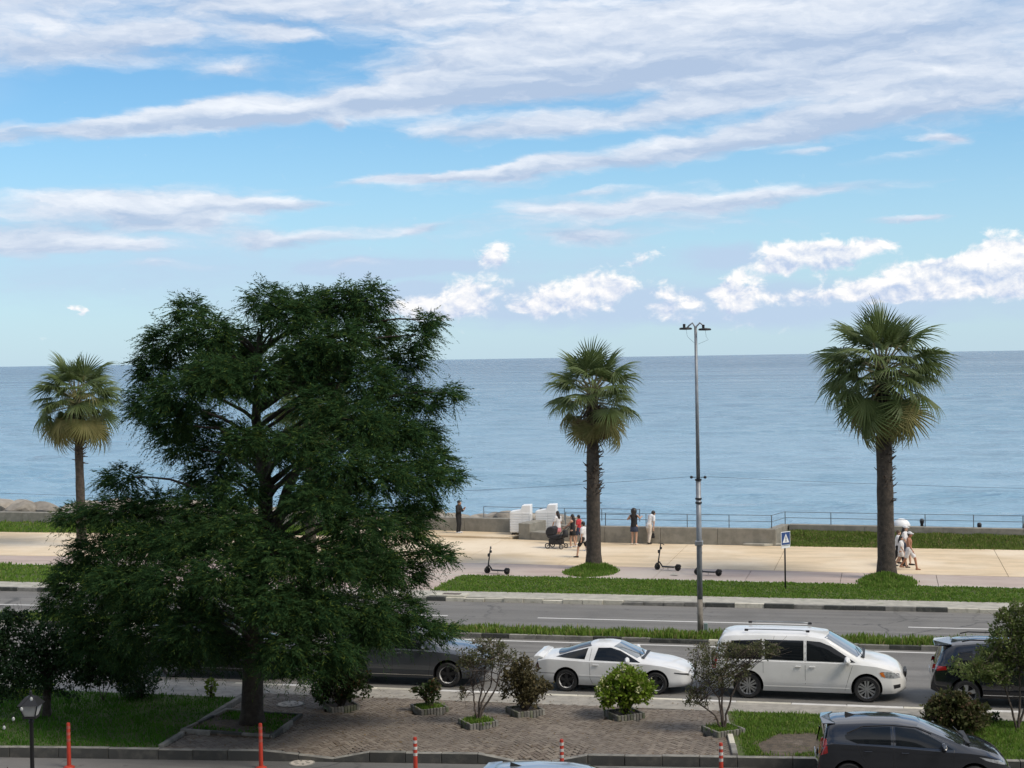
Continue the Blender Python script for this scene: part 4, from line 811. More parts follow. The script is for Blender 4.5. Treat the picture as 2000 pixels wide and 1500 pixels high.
# ------------------------------------------------------------------ vehicles (built in metres, nose towards +x, tail at x=0)
K = 1.075                                   # metres to survey units; the whole place is brought to metres at the end
def paint(name, col, rough=.28, metal=0.0, coat=1.0): return mat(name, col, rough, None, metal=metal, coat=coat, spec=.5)
M_pw = mat('white_car_paint', (.72, .72, .70), .3, (.66, .66, .635), 1.2, coat=.8, spec=.5); M_pw2 = mat('white_car_paint_old', (.70, .71, .71), .35, (.62, .625, .62), 1.5, coat=.6, spec=.5)
M_pg = paint('grey_car_paint', (.075, .085, .10), .3, .5); M_pk = paint('charcoal_car_paint', (.022, .025, .032), .16, .5); M_pd = paint('black_car_paint', (.010, .012, .018), .18, .3); M_ps = paint('silver_car_paint', (.35, .40, .45), .3, .6)
M_glass = mat('tinted_glass', (.008, .010, .012), .04, spec=.4); M_screen = mat('windscreen_glass', (.10, .125, .13), .05, (.05, .06, .065), 1.2, spec=1.0, coat=1.0)
M_dark = mat('wheel_well', (.006, .006, .007), .9); M_chrome = mat('chrome', (.7, .7, .7), .15, metal=1); M_alloy = mat('alloy_wheel', (.42, .43, .44), .35, metal=.85); M_alloyw = mat('white_rim', (.70, .70, .69), .4); M_trim = mat('black_trim', (.014, .014, .015), .5)
M_red = mat('red_lens', (.35, .012, .012), .15, coat=1); M_lamp = mat('lamp_lens', (.50, .52, .54), .12, (.2, .21, .22), 14, metal=.3, coat=1); M_amber = mat('amber_lens', (.55, .16, .03), .2, coat=1); M_plate = mat('number_plate', (.7, .7, .68), .5)
def smooth_interp(pts, xs, s=.05):
    xa = np.linspace(pts[0][0], pts[-1][0], 500); y = np.interp(xa, [p[0] for p in pts], [p[1] for p in pts]); dx = xa[1]-xa[0]; k = np.exp(-.5*(np.arange(-40, 41)*dx/s)**2); k /= k.sum()
    yp = np.concatenate([2*y[0]-y[40:0:-1], y, 2*y[-1]-y[-2:-42:-1]]); return np.interp(xs, xa, np.convolve(yp, k, 'valid'))
class Car:
    def __init__(s, c): s.c = c; s.L = c['L']
    def sec(s, x):
        c = s.c; x = np.atleast_1d(np.asarray(x, float)); g = lambda k, w=.05: smooth_interp(c[k], x, w)
        zc, zs, ws, wt, zb = g('zc', .045), g('zs'), g('ws', .04), g('wt'), g('zb'); cr = g('crown'); zt = zc-cr; zs = np.minimum(zs, zt-.012); wt = np.minimum(wt, ws-.03); wm = ws+.012; wb = ws-.06; zm = zb+(zs-zb)*.52
        Y = []; Z = []
        def a(y, z): Y.append(y); Z.append(z)
        a(0*x, zb); a(wb*.85, zb); a(wb, zb+.02); a(wm-.02, zb+(zs-zb)*.16); a(wm, zb+(zs-zb)*.34); a(wm, zm); a(wm-.004, zb+(zs-zb)*.72); a(ws+.006, zs-(zs-zb)*.12); a(ws, zs-.01); a(ws-.022, zs+.008)
        x0, z0 = ws-.022, zs+.008
        for f in (.25, .5, .75, .93): a(x0+(wt-x0)*f+.035*np.sin(np.pi*f)*np.clip((zt-z0)/.4, 0, 1), z0+(zt-z0)*f)
        for q in (.985, .93, .8, .6, .35): a(wt*q, zt+cr*(1-q**2.6))
        a(0*x, zc); return np.array(Y), np.array(Z)
    def S(s, x, z):
        Y, Z = s.sec(x); Y = Y[2:16]; Z = Z[2:16]; return np.array([np.interp(zz, np.maximum.accumulate(Z[:, i]), Y[:, i]) for i, zz in enumerate(np.atleast_1d(z))])
    def T(s, x, y):
        Y, Z = s.sec(x); Y = Y[9:]; Z = Z[9:]; return np.array([np.interp(abs(yy), Y[::-1, i], Z[::-1, i]) for i, yy in enumerate(np.atleast_1d(y))])
    def body(s, m, parent):
        c = s.c; xs = np.unique(np.concatenate([np.linspace(0, s.L, 72), np.linspace(0, .35, 14), np.linspace(s.L-.45, s.L, 18)])); Y, Z = s.sec(xs); n = len(xs); r = Y.shape[0]; V = []
        for i in range(n):
            for j in range(r): V.append((xs[i], -Y[j, i], Z[j, i]))
            for j in range(r-2, 0, -1): V.append((xs[i], Y[j, i], Z[j, i]))
        m_ = 2*r-2; F = []
        for i in range(n-1):
            for j in range(m_): a = i*m_+j; b = i*m_+(j+1) % m_; F.append((a, b, b+m_, a+m_))
        F = [f[::-1] for f in F]; F.append(tuple(range(m_))); F.append(tuple((n-1)*m_+k for k in range(m_-1, -1, -1)))
        o = mesh_np('body', V, faces=F, mats=(m, M_dark), parent=None, smooth=True)
        bm = bmesh.new(); bm.from_mesh(o.data); bmesh.ops.recalc_face_normals(bm, faces=bm.faces); bm.to_mesh(o.data); bm.free()
        cut = MB(); R_ = c['wr']*1.17
        for ax in c['axles']:
            for sg in (-1, 1): cut.lathe([(R_, sg*.62 if sg < 0 else .62), (R_, 1.3*sg)] if sg > 0 else [(R_, -1.3), (R_, -.62)], (ax, 0, c['wr']+.02), 32, 0, 'Y')
        co = cut.build('cutter', M_dark); bm = bmesh.new(); bm.from_mesh(co.data); bmesh.ops.recalc_face_normals(bm, faces=bm.faces); bm.to_mesh(co.data); bm.free()
        md = o.modifiers.new('b', 'BOOLEAN'); md.operation = 'DIFFERENCE'; md.object = co; md.solver = 'EXACT'; md.material_mode = 'TRANSFER'
        TMP.collection.objects.link(co); me = baked(o); o.modifiers.clear(); o.data = me; bpy.data.objects.remove(co)
        me.polygons.foreach_set('use_smooth', np.ones(len(me.polygons), dtype=bool)); me.set_sharp_from_angle(angle=R(38)); o.parent = parent; return o
    def patch(s, name, bot, top, m, parent, off=.006, nx=14, nz=5, sides=(-1, 1), edge=True):
        "panel lying on the flank between two edge lines given in side view (x, z)"
        def samp(P, f):
            d = np.concatenate([[0], np.cumsum(np.hypot(np.diff([p[0] for p in P]), np.diff([p[1] for p in P])))]); d /= d[-1]; return np.interp(f, d, [p[0] for p in P]), np.interp(f, d, [p[1] for p in P])
        f = np.linspace(0, 1, nx); bx, bz = samp(bot, f); tx, tz = samp(top, f); outs = []
        for sg in sides:
            V = []; Q = []
            for j in range(nz):
                q = j/(nz-1); X = bx+(tx-bx)*q; Zz = bz+(tz-bz)*q; Yy = s.S(X, Zz)+off; V += [(X[i], sg*Yy[i], Zz[i]) for i in range(nx)]
            for j in range(nz-1):
                for i in range(nx-1): a = j*nx+i; q_ = (a, a+1, a+nx+1, a+nx); Q.append(q_ if sg < 0 else q_[::-1])
            if edge:
                ring = [i for i in range(nx)]+[j*nx+nx-1 for j in range(1, nz)]+[(nz-1)*nx+i for i in range(nx-2, -1, -1)]+[j*nx for j in range(nz-2, 0, -1)]; k0 = len(V)
                for r_ in ring: v = V[r_]; V.append((v[0], v[1]-sg*(off+.012), v[2]))
                for k in range(len(ring)): a, b = ring[k], ring[(k+1) % len(ring)]; q_ = (a, k0+k, k0+(k+1) % len(ring), b); Q.append(q_ if sg < 0 else q_[::-1])
            o = mesh_np(name, V, quads=Q, mats=m, parent=parent, smooth=True); o.data.set_sharp_from_angle(angle=R(40)); outs.append(o)
        return outs
    def top_patch(s, name, xa, xb, wa, wb, m, parent, off=.006, bow=.0, n=11, k=9):
        "panel on the upper skin between x=xa (half width wa) and x=xb (half width wb)"
        V = []; Q = []
        for i in range(n):
            f = i/(n-1); w = lerp(wa, wb, f)
            for j in range(k): q = lerp(-1, 1, j/(k-1)); y = w*q; x = lerp(xa, xb, f)+bow*(1-q*q)-bow; V.append((x, y, float(s.T([x], [y])[0])+off))
        sgn = 1 if xb > xa else -1
        for i in range(n-1):
            for j in range(k-1): a = i*k+j; q_ = (a, a+k, a+k+1, a+1); Q.append(q_ if sgn > 0 else q_[::-1])
        return mesh_np(name, V, quads=Q, mats=m, parent=parent, smooth=True)
    def seam(s, name, pts, parent, m=None, w=.011, off=.002):
        X = []; Zz = []
        for (x1, z1), (x2, z2) in zip(pts[:-1], pts[1:]):
            for f in np.linspace(0, 1, 8, False): X.append(lerp(x1, x2, f)); Zz.append(lerp(z1, z2, f))
        X.append(pts[-1][0]); Zz.append(pts[-1][1]); X = np.array(X); Zz = np.array(Zz); Y = s.S(X, Zz)
        for sg in (-1, 1): MB().tube([(X[i], sg*(Y[i]-w*.4+off), Zz[i]) for i in range(len(X))], w*.5, 4).build(name, m or M_trim, parent)
def wheel_proto(r, w, rim_m, spokes, style):
    root = bpy.data.objects.new('wheel', None); link(root)
    MB().lathe([(r*.66, -w/2+.01), (r*.9, -w/2), (r*.985, -w/2+.03), (r, -w/4), (r, w/4), (r*.985, w/2-.03), (r*.9, w/2), (r*.66, w/2-.01)], (0, 0, 0), 30, 0, 'Y', False).build('tyre', M_rubber, root, smooth=True).data.set_sharp_from_angle(angle=R(50))
    rm = MB(); rm.lathe([(r*.60, -w/2+.075), (r*.655, -w/2+.016), (r*.70, -w/2+.008), (r*.70, w/2-.02)], (0, 0, 0), 30, 0, 'Y', False); rim = rm.build('rim', (rim_m,), root, smooth=True); rim.data.set_sharp_from_angle(angle=R(40))
    # face disc set back dark, spokes proud (outer face at -y)
    MB().lathe([(.01, -w/2+.062), (r*.6, -w/2+.062), (r*.6, -w/2+.09), (.01, -w/2+.09)], (0, 0, 0), 24, 0, 'Y').build('disc', M_dark, root)
    for k in range(spokes):
        a = 2*math.pi*k/spokes; M = Matrix.Rotation(a, 3, 'Y'); wd = {'thin': .028, 'wide': .05, 'twin': .022}[style]*r/.3
        offs = (-.045, .045) if style == 'twin' else (0,)
        sp = MB()
        for o_ in offs: sp.add([M@Vector(p) for p in [(-wd*.6+o_*.4, -w/2+.035, .03), (wd*.6+o_*.4, -w/2+.035, .03), (wd+o_, -w/2+.028, r*.66), (-wd+o_, -w/2+.028, r*.66), (-wd*.6+o_*.4, -w/2+.075, .03), (wd*.6+o_*.4, -w/2+.075, .03), (wd+o_, -w/2+.07, r*.66), (-wd+o_, -w/2+.07, r*.66)]], [(0, 1, 2, 3), (4, 7, 6, 5), (0, 4, 5, 1), (1, 5, 6, 2), (2, 6, 7, 3), (3, 7, 4, 0)])
        sp.build('spoke', rim_m, root)
    MB().lathe([(.005, -w/2+.02), (.045, -w/2+.024), (.05, -w/2+.07)], (0, 0, 0), 14, 0, 'Y').build('hub_cap', rim_m, root)
    return root
def fit_wheels(car, parent, rim_m, spokes, style, w=.205):
    c = car.c; pr = wheel_proto(c['wr'], w, rim_m, spokes, style); first = True; hw = c['track']
    for ax in c['axles']:
        for sg in (-1, 1):
            o = pr if first else dup(pr, None); first = False; o.parent = parent; o.location = (ax, sg*(hw-w/2), c['wr']); o.rotation_euler = (0, 0, 0 if sg < 0 else math.pi)
def mirror_glass(parent, x, y, z, m, s=1.0):
    for sg in (-1, 1):
        mb = MB(); n = 8; V = []
        for i in range(5):
            f = i/4; rx = [.02, .055, .06, .05, .01][i]*s
            for k in range(n): a = 2*math.pi*k/n; V.append((x-.05+rx*math.cos(a)*.9, sg*(y+.015+f*.2*s), z+rx*math.sin(a)*1.35))
        F = [(i*n+k, i*n+(k+1) % n, (i+1)*n+(k+1) % n, (i+1)*n+k) for i in range(4) for k in range(n)]+[tuple(range(n)), tuple(4*n+k for k in range(n-1, -1, -1))]
        mesh_np('door_mirror', V, faces=F if sg > 0 else [f[::-1] for f in F], mats=m, parent=parent, smooth=True)
def handle(car, parent, x, z, m):
    y = float(car.S([x], [z])[0])
    for sg in (-1, 1): MB().box((x, sg*(y+.022), z), (.16, .025, .032)).build('door_handle', m, parent, bevel=.008)
def place(root, X, Y, z, rz=0.0):
    root.location = (X, Y, z); root.rotation_euler = (0, 0, rz); root.scale = (K, K, K)

def minivan():
    c = dict(L=5.14, wr=.345, axles=(1.06, 4.14), track=.955,
        zc=[(0, .58), (.06, .78), (.12, 1.10), (.2, 1.42), (.34, 1.66), (.6, 1.725), (1.5, 1.75), (2.6, 1.745), (3.12, 1.68), (4.02, 1.14), (4.3, 1.09), (4.7, 1.0), (4.95, .88), (5.08, .70), (5.14, .56)],
        zs=[(0, .55), (.1, .92), (.3, 1.03), (3.0, 1.02), (3.9, 1.0), (4.4, .95), (4.8, .84), (5.05, .62), (5.14, .50)],
        ws=[(0, .78), (.1, .90), (.4, .95), (1, .97), (4.0, .97), (4.5, .93), (4.8, .84), (5.0, .68), (5.1, .52), (5.14, .42)],
        wt=[(0, .66), (.3, .74), (.6, .785), (3.0, .785), (3.3, .77), (4.05, .84), (4.6, .78), (5, .55), (5.14, .35)],
        crown=[(0, .03), (.5, .085), (3.0, .085), (4.0, .06), (5.14, .04)], zb=[(0, .34), (.3, .24), (1, .2), (4.2, .2), (4.9, .20), (5.14, .28)])
    car = Car(c); r = thing('minivan', 'white seven-seat minivan parked at the kerb behind the right sapling', 'van'); car.body(M_pw, r)
    fr = lambda *a, **k: car.patch(*a, **k)
    car.patch('window', [(.40, 1.06), (1.42, 1.06)], [(.62, 1.52), (1.42, 1.56)], M_glass, r); car.patch('window', [(1.50, 1.06), (2.52, 1.05)], [(1.50, 1.565), (2.52, 1.565)], M_glass, r)
    car.patch('window', [(2.60, 1.05), (3.72, 1.04), (3.86, 1.04)], [(2.60, 1.565), (2.95, 1.54), (3.22, 1.44)], M_glass, r, nx=18)
    car.top_patch('windscreen', 4.0, 3.16, .80, .68, M_screen, r, bow=.10); car.top_patch('rear_window', .16, .34, .70, .62, M_glass, r)
    for sg in (-1, 1):
        for x in (1.0, 2.62): MB().box((x, sg*.62, 1.775), (.10, .05, .06)).build('rail_foot', M_trim, r, bevel=.01)
        MB().tube([(.95, sg*.62, 1.785), (1.2, sg*.62, 1.80), (2.4, sg*.62, 1.80), (2.67, sg*.62, 1.78)], .016, 6).build('roof_rail', M_metal, r, smooth=True)
    car.patch('headlight', [(4.62, .66), (4.86, .63), (5.0, .64)], [(4.50, .82), (4.78, .80), (4.97, .74)], M_lamp, r, nx=12); car.patch('indicator', [(4.52, .70), (4.62, .66)], [(4.47, .79), (4.56, .81)], M_amber, r, off=.009, nx=5)
    car.patch('tail_light', [(.06, .78), (.20, .78)], [(.10, 1.12), (.26, 1.16)], M_red, r, nx=8)
    MB().box((5.12, 0, .66), (.07, .66, .16)).build('grille', M_trim, r, bevel=.02); MB().box((5.165, 0, .66), (.012, .66, .022)).build('grille_bar', M_chrome, r); MB().box((5.165, 0, .66), (.014, .03, .16)).build('grille_bar', M_chrome, r)
    MB().box((5.11, 0, .40), (.06, .80, .12)).build('lower_grille', M_trim, r, bevel=.02); car.patch('fog_lamp_recess', [(4.84, .36), (5.0, .38)], [(4.82, .46), (5.0, .47)], M_trim, r, nx=6)
    MB().box((5.155, 0, .50), (.014, .46, .11)).build('number_plate', M_plate, r); MB().box((-.005, 0, .78), (.014, .46, .11)).build('number_plate', M_plate, r)
    car.seam('door_seam', [(1.46, 1.03), (1.46, .70)], r); car.seam('door_seam', [(2.56, 1.56), (2.56, .30)], r); car.seam('door_seam', [(3.80, 1.02), (3.62, .45), (3.58, .30)], r); car.seam('sill_moulding', [(1.48, .36), (3.70, .36)], r, M_pw, .03, .008); car.seam('sliding_rail', [(.45, .985), (1.46, .985)], r)
    handle(car, r, 2.38, .90, M_pw); handle(car, r, 2.74, .90, M_pw); mirror_glass(r, 3.70, .95, 1.10, M_pw, 1.6)
    for y in (-.32, .30): MB().tube([(4.04, y-.3, 1.165), (3.93, y+.05, 1.23), (3.86, y+.33, 1.27)], .009, 4).build('wiper', M_trim, r)
    MB().box((4.04, 0, 1.135), (.10, 1.3, .02)).build('cowl', M_trim, r)
    fit_wheels(car, r, M_alloy, 6, 'twin', .225); return r
van = minivan(); place(van, W(1461, 1366, -.15)[0]-1.06*K, 44.18+.955*K, -.15)

def coupe():
    c = dict(L=4.38, wr=.305, axles=(.93, 3.40), track=.83,
        zc=[(0, .60), (.05, .80), (.16, .93), (.4, .965), (.75, 1.02), (1.2, 1.17), (1.65, 1.285), (2.05, 1.30), (2.3, 1.265), (3.02, .93), (3.5, .85), (3.9, .765), (4.2, .655), (4.33, .565), (4.38, .48)],
        zs=[(0, .56), (.06, .80), (.4, .89), (1.5, .85), (2.9, .83), (3.2, .825), (3.6, .775), (4.0, .69), (4.25, .58), (4.38, .44)],
        ws=[(0, .66), (.08, .75), (.4, .82), (1, .835), (3.3, .835), (3.8, .80), (4.1, .70), (4.25, .58), (4.34, .44), (4.38, .34)],
        wt=[(0, .5), (.4, .62), (1.0, .58), (1.6, .55), (2.2, .56), (3.0, .68), (3.6, .66), (4.1, .5), (4.38, .26)],
        crown=[(0, .02), (.5, .05), (1.5, .07), (2.2, .07), (3.0, .045), (4.38, .03)], zb=[(0, .34), (.4, .22), (1, .17), (3.6, .17), (4.2, .2), (4.38, .27)])
    car = Car(c); r = thing('sports_coupe', 'white nineties sports coupe parked at the kerb behind the bright green shrub', 'car'); car.body(M_pw2, r)
    car.patch('window', [(1.70, .885), (2.75, .86), (2.98, .85)], [(1.80, 1.19), (2.15, 1.20), (2.42, 1.13)], M_glass, r, nx=18)
    car.patch('quarter_window', [(.62, .93), (1.45, .90)], [(.98, 1.035), (1.52, 1.175)], M_glass, r)
    car.top_patch('rear_window', .60, 1.50, .56, .50, M_glass, r, bow=-.10); car.top_patch('windscreen', 2.98, 2.32, .66, .52, M_screen, r, bow=.10)
    # wing on the tail
    V = []; prof = [(-.02, .0), (.0, .045), (.12, .06), (.26, .03), (.26, .0)]
    mb = MB()
    for y in np.linspace(-.72, .72, 13): 
        q = abs(y)/.72; 
        for px_, pz in prof: mb.v.append((px_+.01+.05*(1-q*q), y, .935+pz*1.25-.06*q**4))
    for i in range(12):
        for k in range(5): a = i*5+k; b = i*5+(k+1) % 5; mb.f.append((a, b, b+5, a+5)); mb.m.append(0)
    mb.f += [tuple(range(4, -1, -1)), tuple(60+k for k in range(5))]; mb.m += [0, 0]
    mb.build('spoiler', M_pw2, r, bevel=.01)
    for sg in (-1, 1): MB().box((.15, sg*.60, .93), (.14, .10, .06)).build('spoiler_foot', M_pw2, r, bevel=.02)
    car.patch('tail_light', [(.03, .62), (.17, .62)], [(.05, .79), (.13, .80)], mat('smoked_lens', (.05, .012, .012), .2, coat=1), r, nx=6); car.patch('headlight', [(3.90, .585), (4.28, .515)], [(3.90, .61), (4.28, .56)], M_trim, r, nx=12)
    car.seam('side_moulding', [(.12, .50), (1.0*.62, .50)], r, M_trim, .02); car.seam('side_moulding', [(1.30, .46), (3.02, .46)], r, M_pw2, .04, .012)
    car.seam('door_seam', [(1.62, 1.16), (1.58, .86), (1.60, .40), (1.66, .24)], r); car.seam('door_seam', [(2.93, .83), (2.98, .55), (2.93, .26)], r)
    handle(car, r, 1.76, .76, M_pw2); mirror_glass(r, 2.70, .83, .92, M_pw2, 1.35)
    MB().box((4.37, 0, .45), (.04, .5, .06)).build('grille', M_trim, r, bevel=.01); MB().box((.00, 0, .56), (.02, .44, .11)).build('number_plate', M_plate, r)
    for y in (-.28, .22): MB().tube([(2.99, y-.25, .955), (2.90, y+.02, 1.0), (2.86, y+.28, 1.01)], .008, 4).build('wiper', M_trim, r)
    MB().box((3.02, 0, .935), (.09, 1.1, .02)).build('cowl', M_trim, r)
    fit_wheels(car, r, M_wheelc, 5, 'wide', .20); return r
M_wheelc = M_alloyw
def rim_dark(root):
    for w in [o for o in root.children if o.name.startswith('wheel')]:
        for p in w.children:
            if p.name.startswith(('spoke', 'hub_cap')): p.data.materials[0] = M_trim
cp = coupe(); rim_dark(cp); place(cp, W(1104, 1353, -.15)[0]-.93*K, 44.2+.83*K, -.15)

def hatchback(label, pm, name='hatchback'):
    c = dict(L=4.0, wr=.30, axles=(.66, 3.20), track=.845,
        zc=[(0, .52), (.05, .78), (.10, 1.02), (.20, 1.34), (.4, 1.405), (1.1, 1.45), (1.7, 1.44), (2.15, 1.37), (3.12, .99), (3.45, .92), (3.75, .79), (3.92, .64), (4.0, .48)],
        zs=[(0, .48), (.1, .93), (.3, 1.01), (1.2, .98), (2.6, .89), (3.1, .87), (3.45, .82), (3.75, .70), (3.92, .55), (4.0, .42)],
        ws=[(0, .68), (.1, .78), (.35, .83), (1, .85), (3.0, .85), (3.4, .82), (3.7, .72), (3.9, .54), (3.97, .42), (4.0, .32)],
        wt=[(0, .5), (.25, .58), (.8, .60), (1.8, .60), (2.2, .60), (3.1, .70), (3.5, .66), (3.85, .42), (4.0, .24)],
        crown=[(0, .02), (.4, .06), (1.5, .075), (2.2, .07), (3.1, .05), (4.0, .03)], zb=[(0, .32), (.3, .24), (1, .18), (3.4, .18), (3.9, .2), (4.0, .27)])
    car = Car(c); r = thing(name, label, 'car'); car.body(pm, r)
    car.patch('window', [(.60, 1.10), (.82, 1.02), (1.52, .995)], [(.58, 1.17), (.95, 1.31), (1.52, 1.335)], M_glass, r, nx=16); car.patch('window', [(1.62, .99), (2.50, .94), (2.78, .93)], [(1.62, 1.335), (2.0, 1.295), (2.28, 1.19)], M_glass, r, nx=18)
    car.top_patch('windscreen', 3.08, 2.18, .68, .56, M_screen2, r, bow=.12); car.top_patch('rear_window', .085, .17, .58, .54, M_glass, r)
    mb = MB(); mb.prism([(.13, -.50), (.10, 0), (.13, .50), (.40, .55), (.40, -.55)], 1.345, [1.352, 1.385, 1.352, 1.372, 1.372]); mb.build('spoiler', pm, r, bevel=.008)
    mb = MB(); mb.add([(.62, -.02, 1.425), (.62, .02, 1.425), (.86, 0, 1.43), (.63, 0, 1.50)], [(0, 1, 2), (0, 3, 1), (1, 3, 2), (2, 3, 0)]); mb.build('roof_antenna', M_trim, r)
    car.patch('tail_light', [(.03, .72), (.22, .80)], [(.10, 1.05), (.20, 1.08)], M_red, r, nx=6); car.patch('headlight', [(3.42, .72), (3.86, .58)], [(3.30, .79), (3.80, .685)], M_lamp, r, nx=12)
    car.seam('door_seam', [(1.57, 1.34), (1.57, .99), (1.57, .30)], r); car.seam('door_seam', [(.82, 1.02), (.92, .75), (1.02, .62)], r); car.seam('door_seam', [(2.80, .92), (2.78, .5), (2.72, .28)], r); car.seam('shoulder_crease', [(.5, .90), (2.9, .80)], r, pm, .012, .004)
    car.seam('window_visor', [(.62, 1.20), (.96, 1.335), (1.57, 1.36), (2.05, 1.32), (2.36, 1.2)], r, M_trim, .035, .012)
    handle(car, r, 1.05, .86, pm); handle(car, r, 1.80, .84, pm); mirror_glass(r, 2.62, .84, 1.0, pm, 1.3)
    for y in (-.3, .26): MB().tube([(3.10, y-.25, 1.015), (3.0, y+.02, 1.07), (2.95, y+.3, 1.09)], .009, 4).build('wiper', M_trim, r)
    MB().box((3.12, 0, 1.0), (.1, 1.1, .02)).build('cowl', M_trim, r); MB().box((3.985, 0, .40), (.05, .7, .14)).build('grille', M_trim, r, bevel=.02); MB().box((-.01, 0, .62), (.02, .44, .11)).build('number_plate', M_plate, r)
    fit_wheels(car, r, M_alloy, 7, 'thin', .19); return r
M_screen2 = mat('windscreen_dark', (.02, .026, .028), .05, spec=1.0, coat=1.0)
hb = hatchback('charcoal hatchback with roof fin in the lower right corner', M_pk); p = W(1592, 1475, .55); place(hb, p.x-.02, p.y+.62*K, -.2, R(5))

def suv(label, pm, rim, spokes, style, name='sport_utility_car', tall=1.0, lamp=M_red):
    c = dict(L=4.62, wr=.35, axles=(.88, 3.62), track=.91,
        zc=[(0, .60), (.05, .82), (.12, 1.05), (.32, 1.45*tall), (.6, 1.60*tall), (1.2, 1.66*tall), (2.0, 1.66*tall), (2.55, 1.57*tall), (3.35, 1.13), (3.8, 1.06), (4.25, .95), (4.5, .80), (4.62, .58)],
        zs=[(0, .56), (.1, .98), (.4, 1.08), (2.8, 1.02), (3.3, 1.0), (3.8, .95), (4.25, .84), (4.5, .68), (4.62, .50)],
        ws=[(0, .74), (.1, .84), (.4, .90), (1, .92), (3.5, .92), (4.0, .88), (4.35, .76), (4.55, .58), (4.62, .42)],
        wt=[(0, .55), (.35, .62), (.8, .66), (2.4, .66), (3.35, .76), (4.0, .72), (4.4, .5), (4.62, .3)],
        crown=[(0, .02), (.5, .07), (2.4, .08), (3.4, .05), (4.62, .03)], zb=[(0, .38), (.3, .28), (1, .22), (3.9, .22), (4.5, .24), (4.62, .32)])
    car = Car(c); r = thing(name, label, 'car'); car.body(pm, r); T_ = 1.0
    zt = 1.66*tall-.19
    car.patch('window', [(.48, 1.13), (1.05, 1.10)], [(.72, zt-.09), (1.05, zt-.03)], M_glass, r); car.patch('window', [(1.12, 1.10), (1.98, 1.07)], [(1.12, zt-.02), (1.98, zt)], M_glass, r); car.patch('window', [(2.06, 1.07), (3.0, 1.045), (3.12, 1.04)], [(2.06, zt), (2.42, zt-.04), (2.66, zt-.17)], M_glass, r, nx=16)
    car.top_patch('windscreen', 3.32, 2.60, .74, .60, M_screen2, r, bow=.1); car.top_patch('rear_window', .14, .34, .64, .58, M_glass, r)
    for sg in (-1, 1): MB().tube([(.8, sg*.60, zt+.17), (1.0, sg*.60, zt+.215), (2.1, sg*.60, zt+.215), (2.4, sg*.60, zt+.16)], .018, 6).build('roof_rail', M_trim, r, smooth=True)
    MB().prism([(.12, -.54), (.09, 0), (.12, .54), (.55, .58), (.55, -.58)], 1.60*tall-.10, [1.60*tall-.085, 1.60*tall-.05, 1.60*tall-.085, 1.60*tall-.045, 1.60*tall-.045]).build('spoiler', pm, r, bevel=.008)
    car.patch('tail_light', [(.04, .90), (.40, .95)], [(.07, 1.03), (.38, 1.04)], lamp, r, nx=8); car.patch('headlight', [(4.05, .80), (4.45, .72)], [(3.98, .87), (4.42, .80)], M_lamp, r, nx=10)
    car.seam('door_seam', [(1.08, 1.10), (1.15, .8)], r); car.seam('door_seam', [(2.02, zt), (2.02, .34)], r); car.seam('door_seam', [(3.14, 1.03), (3.12, .6), (3.06, .34)], r); car.seam('sill_strip', [(1.3, .33), (3.2, .33)], r, M_chrome, .02, .008)
    handle(car, r, 1.25, .95, pm); handle(car, r, 2.2, .93, pm); mirror_glass(r, 3.0, .91, 1.12, pm, 1.1)
    MB().box((4.61, 0, .64), (.05, .9, .14)).build('grille', M_trim, r, bevel=.02); MB().box((4.60, 0, .40), (.06, 1.0, .12)).build('lower_grille', M_trim, r, bevel=.02); MB().box((4.63, 0, .47), (.02, .9, .02)).build('bumper_trim', M_chrome, r); MB().box((-.01, 0, .80), (.02, .44, .11)).build('number_plate', M_plate, r)
    MB().box((3.34, 0, 1.14), (.1, 1.2, .02)).build('cowl', M_trim, r)
    fit_wheels(car, r, rim, spokes, style, .22); return r
s1 = suv('dark blue-black car half hidden by the small tree at the right edge', M_pd, M_alloy, 5, 'wide'); place(s1, W(1818, 1330, .55)[0], 44.05+.91*K, -.15)
s2 = suv('slate-grey car parked under the conifer beside the white coupe', M_pg, M_alloyw, 5, 'wide', tall=.97); place(s2, W(873, 1344, -.15)[0]-3.62*K, 44.15+.91*K, -.15); rim_dark(s2)
s3 = suv('black car parked behind the conifer trunk', M_pd, M_alloy, 6, 'thin', tall=.95); place(s3, W(549, 1300, .5)[0]-4.6*K, 44.15+.91*K, -.15)
hb2 = hatchback('pale silver car whose roof just shows at the bottom edge', M_ps); p = W(1065, 1494, 1.38); place(hb2, p.x-1.3*K, p.y-.1, -.2, R(6))
